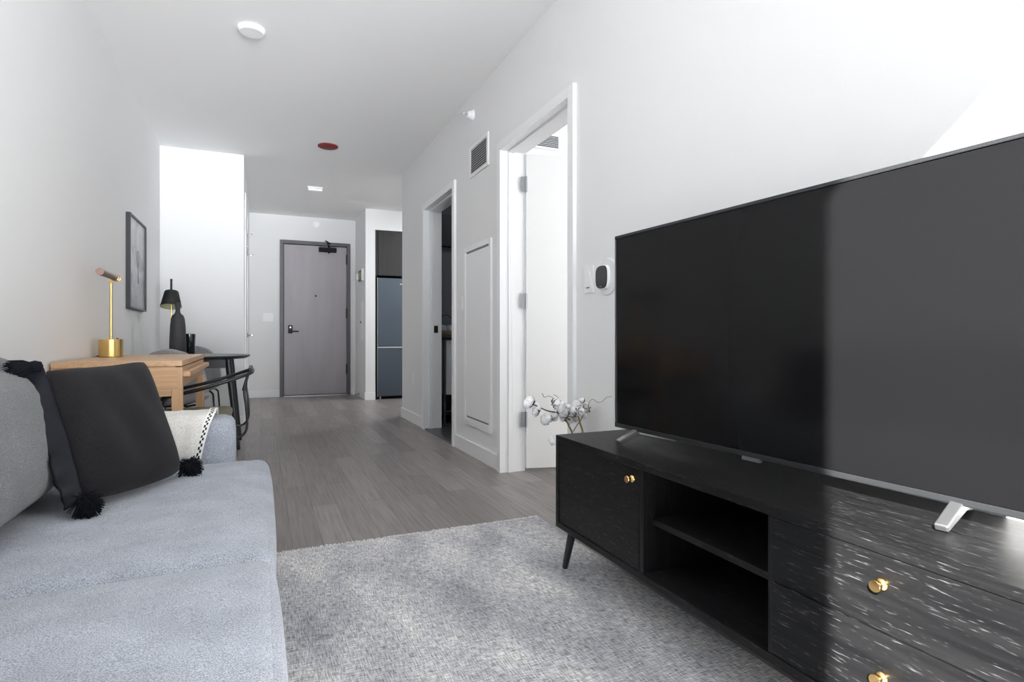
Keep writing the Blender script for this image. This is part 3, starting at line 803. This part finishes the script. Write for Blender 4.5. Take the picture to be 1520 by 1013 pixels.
# ------------------------------------------------------------------ desk
DX0, DX1, DY0, DY1, DZ = -.868, -.35, 3.20, 4.38, .785
DL = (DX0, DY0, 0)
desk = thing('writing_desk', 'light oak writing desk with a drawer behind the sofa', 'desk', DL)
def dp(name, bm, mat, **k): return obj(name, local(bm, DL), mat, desk, **k)
dp('desktop', boxes((DX0, DX1, DY0, DY1, DZ - .027, DZ)), M['oak'], bevel=.002)
dp('body', boxes((DX0, DX1 - .022, DY0 + .002, DY1 - .002, .648, DZ - .032), (DX0, DX1 - .03, DY0 + .01, DY1 - .01, DZ - .032, DZ - .027)), M['oak_x'], bevel=.001)
for y in (DY0 + .006, DY1 - .03): dp('rail', boxes((DX0 + .046, DX1 - .046, y, y + .024, .612, .648)), M['oak_x'], bevel=.001)
bm = boxes((DX1 - .022, DX1 - .004, DY0 + .045, DY1 - .004, .654, DZ - .033))
dr = dp('drawer', bm, M['oak'], bevel=.001)
o = obj('handle', local(boxes((DX1 - .004, DX1 + .030, DY0 + .045, DY1 - .004, .704, .730)), DL), M['oak'], dr, bevel=.003)
dp('end_stile', boxes((DX1 - .022, DX1 + .0, DY0 + .002, DY0 + .043, .648, DZ - .032)), M['oak_z'], bevel=.001)
for x in (DX0, DX1 - .046):
    for y in (DY0 + .002, DY1 - .048):
        dp('leg', boxes((x, x + .046, y, y + .046, 0, .648)), M['oak_z'], bevel=.002)

# brass lamp
t = thing('desk_lamp', 'brass lamp with a cylinder base and a tubular head on the oak desk', 'lamp', (-.790, 3.95, DZ))
bm = bmesh.new(); lathe(bm, [(0, 0), (.055, 0), (.060, .003), (.060, .100), (.057, .103), (0, .103)], 48); obj('base', bm, M['brass'], t, smooth='auto')
bm = bmesh.new(); lathe(bm, [(0, .103), (.0075, .103), (.0075, .42), (0, .42)], 20, (0, 0, 0)); obj('stem', bm, M['brass'], t, smooth='auto')
bm = bmesh.new(); lathe(bm, [(0, .103), (.006, .103), (.006, .109), (0, .109)], 14, (.035, -.02, 0)); obj('switch', bm, M['dark_hinge'], t, smooth='auto')
bm = bmesh.new(); box(bm, -.005, .005, -.006, .006, .405, .445)
lathe(bm, [(0, -.012), (.008, -.012), (.008, .012), (0, .012)], 14, (0, 0, .432), 'X'); obj('joint', bm, M['brass'], t, smooth='auto')
bm = bmesh.new(); tube(bm, [(.018, -.34, .458), (.018, .045, .458)], .0185, 28); obj('lamp_head', bm, M['copper'], t, smooth='auto')
bm = bmesh.new(); tube(bm, [(.018, .045, .458), (.018, .052, .458)], .0205, 28); obj('end_cap', bm, M['gold'], t, smooth='auto')
bm = bmesh.new(); tube(bm, [(.018, -.005, .458), (.018, .006, .458)], .0198, 28); obj('collar', bm, M['gold'], t, smooth='auto')
bm = bmesh.new(); tube(bm, [(-.055, .02, .006), (-.075, .04, .004), (-.078, .14, .004), (-.0785, .30, .004)], .003, 8, 5); obj('power_cord', bm, M['black'], t, smooth=True)

# desk chair
CL = (-.33, 3.67, 0)
t = thing('desk_chair', 'black tube chair with an olive seat pushed under the oak desk', 'chair', CL)
def cp(name, bm, mat, **k): return obj(name, local(bm, CL), mat, t, **k)
bm = bmesh.new(); rounded(bm, -.385, 3.67, .452, .46, .46, .055, .026, 14, (.0, .0, .006), lambda pos, p: Vector((pos.x, pos.y * (1 - .10 * max(0, -p.x)), pos.z)))
cp('seat', bm, M['olive'], smooth=True)
bm = bmesh.new()
hoop = [(-.46, 3.425, .585), (-.30, 3.425, .622), (-.16, 3.43, .664), (-.07, 3.455, .695), (-.045, 3.53, .702), (-.045, 3.67, .702), (-.045, 3.81, .702), (-.07, 3.885, .695), (-.16, 3.91, .664), (-.30, 3.915, .622), (-.46, 3.915, .585)]
tube(bm, hoop, .0098, 12, 6)
cp('armrest_hoop', bm, M['black_metal'], smooth=True)
bm = bmesh.new()
tube(bm, [(-.058, 3.49, .715), (-.052, 3.60, .722), (-.052, 3.74, .722), (-.058, 3.85, .715)], .0105, 12, 6, flat=1)
def shield(u, v):
    wdt = (.15 * (1 - v) + .035 * v) * (1 - .35 * v)
    return Vector((-.062 - .03 * v - .02 * (1 - v) * 0, 3.67 + (u - .5) * 2 * wdt, .705 - .115 * v))
cp('backrest_tube', bm, M['black_metal'], smooth=True)
bm = bmesh.new(); grid(bm, shield, 12, 10); cp('backrest', bm, M['brown_pad'], smooth=True, solid=.016)
for s in (-1, 1):
    y = 3.67 + s * .235
    bm = bmesh.new()
    tube(bm, [(-.066, y, .685), (-.082, y, .612), (-.073, y, .52), (-.068, y, .42), (-.085, y, .372), (-.13, y, .352), (-.25, y - s * .03, .37), (-.36, y - s * .04, .418)], .0066, 10, 6)
    cp('side_frame', bm, M['black_metal'], smooth=True)
    bm = bmesh.new(); tube(bm, [(-.23, y - s * .05, .424), (-.21, y - s * .02, .25), (-.195, y, .0)], .0095, 10, 4); cp('leg', bm, M['black_metal'], smooth=True)
    bm = bmesh.new(); tube(bm, [(-.55, y - s * .06, .424), (-.575, y - s * .03, .25), (-.60, y - s * .01, .0)], .0095, 10, 4); cp('leg', bm, M['black_metal'], smooth=True)
    bm = bmesh.new(); tube(bm, [(-.55, y - s * .06, .424), (-.51, y - s * .03, .53), (-.46, y + s * .01, .585)], .0085, 10, 4); cp('arm_support', bm, M['black_metal'], smooth=True)

# ------------------------------------------------------------------ dining table
TBX, TBY = -.475, 5.30
t = thing('dining_table', 'small black dining table in the corner before the closet wall', 'table', (TBX, TBY, 0))
bm = bmesh.new()
def sup(a, b, e, z, n=64):
    return [bm.verts.new((math.copysign(abs(math.cos(2 * PI * k / n)) ** (2 / e), math.cos(2 * PI * k / n)) * a, math.copysign(abs(math.sin(2 * PI * k / n)) ** (2 / e), math.sin(2 * PI * k / n)) * b, z)) for k in range(n)]
R = [sup(.36, .40, 2.3, .726), sup(.388, .43, 2.3, .738), sup(.395, .438, 2.3, .745), sup(.391, .434, 2.3, .752)]
for A, B in zip(R, R[1:]):
    for k in range(64): bm.faces.new((A[k], A[(k + 1) % 64], B[(k + 1) % 64], B[k]))
bm.faces.new(R[0]); bm.faces.new(R[-1])
obj('tabletop', bm, M['table_black'], t, smooth='auto')
obj('apron', boxes((-.25, .22, -.25, -.23, .655, .726), (-.25, .22, .23, .25, .655, .726), (-.25, -.23, -.23, .23, .655, .726), (.20, .22, -.23, .23, .655, .726)), M['table_black'], t, bevel=.002)
for sx in (-1, 1):
    for sy in (-1, 1):
        x0 = .235 if sx > 0 else -.235; x1 = .312 if sx > 0 else -.33
        bm = bmesh.new(); tube(bm, [(x0, sy * .20, .726), (x0 + (x1 - x0) * .5, sy * .215, .36), (x1, sy * .23, 0)], [.026, .021, .0135], 18)
        obj('leg', bm, M['table_black'], t, smooth='auto')

# things on the table
t = thing('table_lamp', 'matte black lamp with a flared shade standing behind the grey vase', 'lamp', (-.675, 5.45, .752))
bm = bmesh.new(); lathe(bm, [(0, 0), (.055, 0), (.055, .014), (.01, .022), (0, .022)], 32); obj('base', bm, M['lamp_black'], t, smooth='auto')
bm = bmesh.new(); lathe(bm, [(0, .022), (.005, .022), (.005, .49), (0, .49)], 14); obj('stem', bm, M['gold'], t, smooth='auto')
bm = bmesh.new()
TT = Matrix.Rotation(math.radians(5), 4, 'Y')
lathe(bm, [(.077, .395), (.052, .515), (.048, .526), (.012, .532)], 40, mi=0)
bmesh.ops.rotate(bm, verts=bm.verts, cent=(0, 0, .46), matrix=Matrix.Rotation(math.radians(-16), 3, 'X'))
obj('lamp_shade', bm, M['lamp_black'], t, smooth='auto', solid=.002)
bm = bmesh.new(); lathe(bm, [(.0750, .3955), (.0505, .511), (.01, .522)], 40); bmesh.ops.rotate(bm, verts=bm.verts, cent=(0, 0, .46), matrix=Matrix.Rotation(math.radians(-16), 3, 'X')); obj('shade_lining', bm, M['shade_in'], t, smooth='auto')
bm = bmesh.new(); lathe(bm, [(0, .526), (.012, .526), (.008, .535), (.0075, .615), (.009, .625), (0, .628)], 18); obj('finial', bm, M['lamp_black'], t, smooth='auto')
t = thing('bottle_vase', 'tall charcoal bottle shaped vase on the black dining table', 'vase', (-.605, 5.25, .752))
bm = bmesh.new()
lathe(bm, [(0, 0), (.058, 0), (.061, .01), (.0585, .13), (.054, .24), (.048, .295), (.040, .318), (.022, .335), (.0165, .352), (.017, .375), (.0225, .408), (.023, .423), (.018, .425), (.014, .40), (.012, .36), (0, .34)], 44)
obj('body', bm, M['dark_grey_matte'], t, smooth=True)
t = thing('tumbler', 'glossy black tumbler beside the charcoal vase', 'cup', (-.535, 5.36, .752))
bm = bmesh.new(); lathe(bm, [(0, 0), (.036, 0), (.039, .006), (.0445, .172), (.042, .174), (.036, .012), (0, .010)], 40); obj('body', bm, M['cup'], t, smooth='auto')

# ------------------------------------------------------------------ grey shell chairs
def shell_chair(label, loc, rz, back_w):
    t = thing('dining_chair', label, 'chair', loc, rz, 'grey shell chairs at the black table')
    def sh(u, v):
        # v 0 front lip of the seat .. .5 crease .. 1 top of the back; local -y is the front
        a = 2 * u - 1
        if v < .5:
            s = v / .5; y = -.22 + .40 * s
            w = .25 * (1 - .12 * (1 - s) ** 2); z = .445 - .02 * math.sin(s * PI) + .05 * a * a * (.3 + s * .7) - .02 * (1 - s) ** 3
            rnd = math.sqrt(max(0, 1 - ((1 - s) ** 6) * a * a * .6))
            return Vector((a * w, y * rnd, z))
        s = (v - .5) / .5
        w = (.25 * (1 - s) + back_w * s) * math.sqrt(max(.02, 1 - max(0, s - .45) ** 2 * 2.6))
        z = .445 + .05 * a * a * (1 - s) + .375 * s - .03 * a * a * s
        y = .18 + .065 * s - .07 * a * a * (1 - .45 * s)
        return Vector((a * w, y, z))
    bm = bmesh.new(); grid(bm, sh, 20, 30)
    obj('seat_shell', bm, M['shell'], t, smooth=True, solid=.022, sub=1)
    for sx in (-1, 1):
        for sy in (-1, 1):
            x1, y1 = sx * .235, sy * .20
            bm = bmesh.new()
            tube(bm, [(sx * .10, sy * .09, .405), (sx * .165, sy * .135, .418), (sx * .205, sy * .165, .40), (sx * .217, sy * .178, .34), (x1, y1, 0)], .008, 10, 6)
            obj('leg', bm, M['black_metal'], t, smooth=True)
    bm = bmesh.new(); tube(bm, [(-.10, -.09, .405), (-.10, .09, .405)], .008, 8); tube(bm, [(.10, -.09, .405), (.10, .09, .405)], .008, 8)
    tube(bm, [(-.10, 0, .405), (.10, 0, .405)], .008, 8)
    obj('under_frame', bm, M['black_metal'], t, smooth=True)
    return t
shell_chair('grey shell chair between the oak desk and the black table, its back to the desk', (-.595, 4.72, 0), PI + .10, .20)
shell_chair('grey shell chair on the far side of the black table facing the room', (-.59, 5.90, 0), -.05, .22)

# ------------------------------------------------------------------ media console
KX0, KX1, KY0, KY1, KZ0, KZ1 = 1.05, 1.435, .42, 1.97, .165, .520
KL = ((KX0 + KX1) / 2, (KY0 + KY1) / 2, 0)
con = thing('media_console', 'low black oak media console with tapered legs under the television', 'cabinet', KL)
def kp(name, bm, mat, par=None, **k): return obj(name, local(bm, KL), mat, par or con, **k)
T = .022
def frame_mesh():
    """mitred outer frame: top, bottom and two ends as one loop"""
    bm = bmesh.new()
    out = [(KY1, KZ0), (KY1, KZ1), (KY0, KZ1), (KY0, KZ0)]
    inn = [(KY1 - T, KZ0 + T), (KY1 - T, KZ1 - T), (KY0 + T, KZ1 - T), (KY0 + T, KZ0 + T)]
    V = {}
    for x in (KX0, KX1):
        V[x] = ([bm.verts.new((x, *p)) for p in out], [bm.verts.new((x, *p)) for p in inn])
    for i in range(4):
        j = (i + 1) % 4
        for x in (KX0, KX1): bm.faces.new((V[x][0][i], V[x][0][j], V[x][1][j], V[x][1][i]))
        bm.faces.new((V[KX0][0][i], V[KX0][0][j], V[KX1][0][j], V[KX1][0][i]))
        bm.faces.new((V[KX0][1][i], V[KX0][1][j], V[KX1][1][j], V[KX1][1][i]))
    return bm
kp('body', frame_mesh(), M['black_wood'], bevel=.0015)
YD1, YD2 = 1.438, .948      # dividers
kp('back_panel', boxes((KX1 - .012, KX1 - .004, KY0 + T, KY1 - T, KZ0 + T, KZ1 - T)), M['black_wood'])
kp('divider', boxes((KX0 + .004, KX1 - .012, YD1 - .020, YD1, KZ0 + T, KZ1 - T)), M['black_wood_v'])
kp('divider', boxes((KX0 + .004, KX1 - .012, YD2 - .010, YD2 + .008, KZ0 + T, KZ1 - T)), M['black_wood_v'])
kp('shelf', boxes((KX0 + .035, KX1 - .012, YD2 + .008, YD1 - .020, .332, .350)), M['black_wood'], bevel=.001)
door = kp('door', boxes((KX0 + .003, KX0 + .021, YD1 + .003, KY1 - T - .002, KZ0 + T + .002, KZ1 - T - .002)), M['black_wood'], bevel=.001)
def knob(y, z, par):
    bm = bmesh.new(); lathe(bm, [(0, 0), (.0115, 0), (.0120, -.003), (.0105, -.006), (.006, -.009), (.0055, -.013), (.008, -.016), (.0112, -.018), (.0118, -.022), (.0105, -.0245), (0, -.025)], 28, (KX0 + .003, y, z), 'X')
    kp('knob', bm, M['gold'], par, smooth='auto', label='round gold spool knob')
knob(1.470, .462, door)
for z0, z1 in ((.354, KZ1 - T - .002), (KZ0 + T + .002, .351)):
    d = kp('drawer', boxes((KX0 + .003, KX0 + .021, KY0 + T + .002, YD2 - .001, z0, z1)), M['black_wood'], bevel=.001)
    knob(.694, (z0 + z1) / 2 + .018 if z0 > .3 else (z0 + z1) / 2, d)
for y, sy in ((KY1 - .055, 1), (KY0 + .055, -1)):
    for x, sx, zb in ((KX0 + .045, -1, .009), (KX1 - .06, 1, 0.0)):
        bm = bmesh.new(); tube(bm, [(x, y, KZ0), (x + sx * .022, y + sy * .022, zb + .004), (x + sx * .0225, y + sy * .0225, zb)], [.0165, .0115, .009], 20)
        kp('leg', bm, M['black_metal'], smooth='auto')

# ------------------------------------------------------------------ television
TVL = (1.252, 1.190, KZ1)
TVR = math.atan2(-.9986, .0527)
tv = thing('television', 'large black flat screen television standing on the console', 'television', TVL, TVR)
W2 = .622; ZB, ZT2 = .045, .756
obj('housing', boxes((-W2 + .002, W2 - .002, .004, .026, ZB + .002, ZT2 - .002)), M['black'], tv, bevel=.003)
bm = bmesh.new(); rounded(bm, 0, .045, .30, .90, .045, .42, .02, 6); obj('rear_cover', bm, M['black'], tv, smooth=True)
obj('bezel', boxes((-W2, -W2 + .003, -.004, .022, ZB, ZT2), (W2 - .003, W2, -.004, .022, ZB, ZT2), (-W2 + .003, W2 - .003, -.004, .022, ZT2 - .009, ZT2), (-W2 + .003, W2 - .003, -.004, .022, ZB, ZB + .013)), M['bezel'], tv, bevel=.001)
obj('screen', boxes((-W2 + .0045, W2 - .0045, -.001, .004, ZB + .014, ZT2 - .0105)), M['screen'], tv)
obj('edge_reflection', boxes((-W2 + .0031, -W2 + .0062, -.0046, -.001, ZB + .016, ZT2 - .012)), M['steel'], tv)  # bright strip standing in for a door reflected along the screen edge
obj('logo_plate', boxes((-.030, .030, -.007, .004, ZB - .010, ZB)), M['silver'], tv)
obj('infrared_sensor', boxes((-.09, -.05, -.003, .006, ZB - .004, ZB)), M['black'], tv)
def foot_mesh(sg):
    bm = bmesh.new()
    def bar(p0, p1, w0, w1, h0, h1):
        p0, p1 = Vector(p0), Vector(p1); d = (p1 - p0).normalized(); s = d.cross(Vector((0, 0, 1))).normalized(); u = s.cross(d)
        a = [bm.verts.new(p0 + s * x * w0 + u * y * h0) for x, y in ((-1, -1), (1, -1), (1, 1), (-1, 1))]
        b = [bm.verts.new(p1 + s * x * w1 + u * y * h1) for x, y in ((-1, -1), (1, -1), (1, 1), (-1, 1))]
        for k in range(4): bm.faces.new((a[k], a[(k + 1) % 4], b[(k + 1) % 4], b[k]))
        bm.faces.new(a[::-1]); bm.faces.new(b)
    bar((0, .012, .042), (sg * .008, -.072, .008), .012, .012, .012, .007)
    bar((0, .012, .042), (-sg * .045, .145, .006), .012, .008, .012, .005)
    box(bm, -.012, .012, .004, .022, .030, .062)
    return bm
for x in (-.505, .497):
    bm = foot_mesh(1 if x > 0 else -1); bmesh.ops.translate(bm, verts=bm.verts, vec=(x, 0, .001)); obj('foot', bm, M['silver'], tv, bevel=.003, label='satin silver foot')

# ------------------------------------------------------------------ cotton branches
VL = (1.362, 2.345, 0)
t = thing('floor_vase', 'grey stoneware vase hidden behind the end of the media console', 'vase', VL)
bm = bmesh.new(); lathe(bm, [(0, 0), (.05, 0), (.060, .03), (.062, .16), (.050, .27), (.030, .33), (.034, .36), (.030, .36), (.025, .33), (.045, .27), (.056, .16), (.055, .03), (0, .01)], 36)
obj('body', bm, M['vase'], t, smooth=True)
KK = 1.0935
t = thing('cotton_branches', 'dried cotton stems with white bolls behind the media console', 'dried flowers', (1.362, 2.345, .36))
def fl(p): return (p[0] * KK, p[1] * KK, .9 + (p[2] - .9) * KK)
CLc = (1.362, 2.345, .36)
bm = bmesh.new()
tube(bm, [fl(q) for q in [(1.245, 2.15, .15), (1.238, 2.142, .40), (1.222, 2.14, .483), (1.206, 2.14, .516), (1.183, 2.14, .563)]], [.006, .004], 8, 5)
tube(bm, [fl(q) for q in [(1.252, 2.148, .15), (1.258, 2.142, .40), (1.272, 2.14, .483), (1.256, 2.14, .536), (1.249, 2.14, .577)]], [.0065, .004], 8, 5)
tube(bm, [fl(q) for q in [(1.232, 2.138, .42), (1.19, 2.15, .44), (1.150, 2.16, .452)]], .0025, 6, 4)
tube(bm, [fl(q) for q in [(1.225, 2.14, .495), (1.249, 2.142, .525), (1.262, 2.14, .54), (1.29, 2.15, .585)]], .0025, 6, 4)
obj('stem', local(bm, CLc), M['stem'], t, smooth=True)
bm = bmesh.new()
tube(bm, [fl(q) for q in [(1.005, 2.12, .631), (1.052, 2.13, .612), (1.096, 2.14, .592), (1.144, 2.14, .580), (1.183, 2.14, .563), (1.209, 2.14, .545)]], [.0025, .0035], 7, 5)
tube(bm, [fl(q) for q in [(1.144, 2.13, .578), (1.135, 2.115, .60), (1.125, 2.10, .622)]], .0025, 6, 4)
tube(bm, [fl(q) for q in [(1.052, 2.13, .612), (1.045, 2.128, .60), (1.04, 2.127, .592)]], .0025, 6, 4)
obj('branch', local(bm, CLc), M['husk'], t, smooth=True)
bm = bmesh.new()
tube(bm, [fl(q) for q in [(1.077, 2.14, .665), (1.087, 2.14, .648), (1.109, 2.14, .652), (1.131, 2.14, .640), (1.151, 2.14, .619), (1.18, 2.14, .58)]], .0015, 6, 6)
tube(bm, [fl(q) for q in [(1.131, 2.14, .657), (1.151, 2.14, .645), (1.160, 2.14, .625), (1.18, 2.14, .58)]], .0015, 6, 6)
obj('curly_twig', local(bm, CLc), M['twig'], t, smooth=True)
bm = bmesh.new()
tube(bm, [fl(q) for q in [(1.27, 2.14, .56), (1.293, 2.14, .586), (1.306, 2.14, .618), (1.308, 2.115, .632), (1.315, 2.09, .622), (1.318, 2.06, .627), (1.320, 2.03, .646), (1.327, 2.0, .654)]], .0016, 6, 6)
obj('curly_twig', local(bm, CLc), M['twig'], t, smooth=True)
bolls = [(1.003, 2.114, .634, .0261), (1.054, 2.144, .604, .0203), (1.04, 2.127, .59, .0174), (1.101, 2.15, .555, .0261), (1.135, 2.153, .564, .0232), (1.121, 2.097, .625, .0232), (1.14, 2.091, .611, .0232), (1.172, 2.174, .58, .0174), (1.17, 2.116, .581, .0232), (1.181, 2.113, .601, .0174), (1.238, 2.19, .545, .0261), (1.221, 2.137, .579, .0232), (1.262, 2.174, .599, .0261), (1.265, 2.138, .614, .0232), (1.294, 2.154, .588, .0232), (1.238, 2.105, .585, .0203), (1.287, 2.153, .562, .0174), (1.25, 2.177, .552, .0232), (1.174, 2.142, .558, .0174), (1.144, 2.164, .456, .0203)]
random.seed(21)
for bx, by, bz, br in bolls:
    bm = bmesh.new()
    ax = Vector((random.uniform(-1, 1), random.uniform(-1, 1), random.uniform(-.2, 1))).normalized()
    q = Vector((0, 0, 1)).rotation_difference(ax)
    for k in range(4):        # four puffy locks
        a = k * PI / 2 + .3
        c = q @ Vector((math.cos(a) * br * .45, math.sin(a) * br * .45, .05 * br))
        r = br * random.uniform(.72, .84)
        m2 = bmesh.ops.create_icosphere(bm, subdivisions=2, radius=r)
        for v in m2['verts']:
            v.co = v.co * (1 + random.uniform(-.05, .05)); v.co += c
    o = obj('boll', local(bm, (0, 0, 0)), M['cotton'], t, smooth=True)
    bx, by, bz = fl((bx, by, bz)); br *= KK; o.location = (bx - CLc[0], by - CLc[1], bz - CLc[2])
    bm = bmesh.new()
    for k in range(5):
        a = k * 2 * PI / 5
        pts = [q @ Vector((math.cos(a) * br * f, math.sin(a) * br * f, h * br)) for f, h in ((.1, -.80), (.6, -.72), (.98, -.25), (1.16, .15))]
        tube(bm, pts, [br * .07, br * .15, br * .09, br * .02], 6, flat=.35)
    obj('husk', bm, M['husk'], o, smooth=True)

# ------------------------------------------------------------------ light
SKY_BASE, SKY_GROUND, FILL_GLOW, SKY_POW, SKY_TILT = .5, 1.75, 34.0, 55, -.19
w = bpy.data.worlds.new('daylight'); scene.world = w; w.use_nodes = True
nt = w.node_tree; bg = nt.nodes['Background']
# cool even sky; low glow lobe added as fill for the deep room, ground half raised for the ceiling
tc = nt.nodes.new('ShaderNodeTexCoord')
nrm = nt.nodes.new('ShaderNodeVectorMath'); nrm.operation = 'NORMALIZE'; link(nt, tc, 'Generated', nrm, 0)
def math_node(op, a, b=None, c=None):
    n = nt.nodes.new('ShaderNodeMath'); n.operation = op
    for i, v in enumerate((a, b, c)):
        if v is None: continue
        if isinstance(v, (int, float)): n.inputs[i].default_value = v
        else: nt.links.new(v, n.inputs[i])
    return n.outputs[0]
dt = nt.nodes.new('ShaderNodeVectorMath'); dt.operation = 'DOT_PRODUCT'; link(nt, nrm, 'Vector', dt, 0)
dt.inputs[1].default_value = Vector((.08, -1, SKY_TILT)).normalized()
glow = math_node('POWER', math_node('MAXIMUM', dt.outputs['Value'], 0.0), SKY_POW)
sp = nt.nodes.new('ShaderNodeSeparateXYZ'); link(nt, nrm, 'Vector', sp, 'Vector')
ground = math_node('MULTIPLY', math_node('LESS_THAN', sp.outputs['Z'], 0.0), SKY_GROUND)
st = math_node('ADD', math_node('MULTIPLY_ADD', glow, FILL_GLOW, SKY_BASE), ground)
bg.inputs['Color'].default_value = (.91, .95, 1.0, 1)
nt.links.new(st, bg.inputs['Strength'])
def sun():
    l = bpy.data.lights.new('sun', 'SUN'); l.energy = 29; l.angle = math.radians(.6); l.color = (1, .985, .955)
    o = bpy.data.objects.new('sun', l); COL.objects.link(o)
    o.rotation_euler = Vector((1.25, 1.0, -.846)).to_track_quat('-Z', 'Y').to_euler()
sun()
for a, b in ((WX0, WX1), (BX0, BX1)):
    l = bpy.data.lights.new('window_portal', 'AREA'); l.shape = 'RECTANGLE'; l.size = b - a; l.size_y = 2.55
    l.cycles.is_portal = True
    o = bpy.data.objects.new('window_portal', l); COL.objects.link(o)
    o.location = ((a + b) / 2, YW + .01, 1.35); o.rotation_euler = (PI / 2, 0, 0)

# ------------------------------------------------------------------ camera
cam = bpy.data.cameras.new('camera'); co = bpy.data.objects.new('camera', cam); COL.objects.link(co)
cam.sensor_width = 36; cam.lens = 36 * 850 / 1520
cam.shift_y = -6 / 1520; cam.clip_start = .02
co.location = (0, 0, .9); co.rotation_euler = (PI / 2, 0, -math.atan(373 / 850))
scene.camera = co

scene.view_settings.view_transform = 'Standard'; scene.view_settings.look = 'None'
scene.view_settings.gamma = 1; scene.view_settings.use_curve_mapping = False
scene.view_settings.exposure = 0.22
scene.cycles.use_denoising = True
scene.cycles.max_bounces = 12; scene.cycles.diffuse_bounces = 8; scene.cycles.glossy_bounces = 6
scene.cycles.sample_clamp_indirect = 8
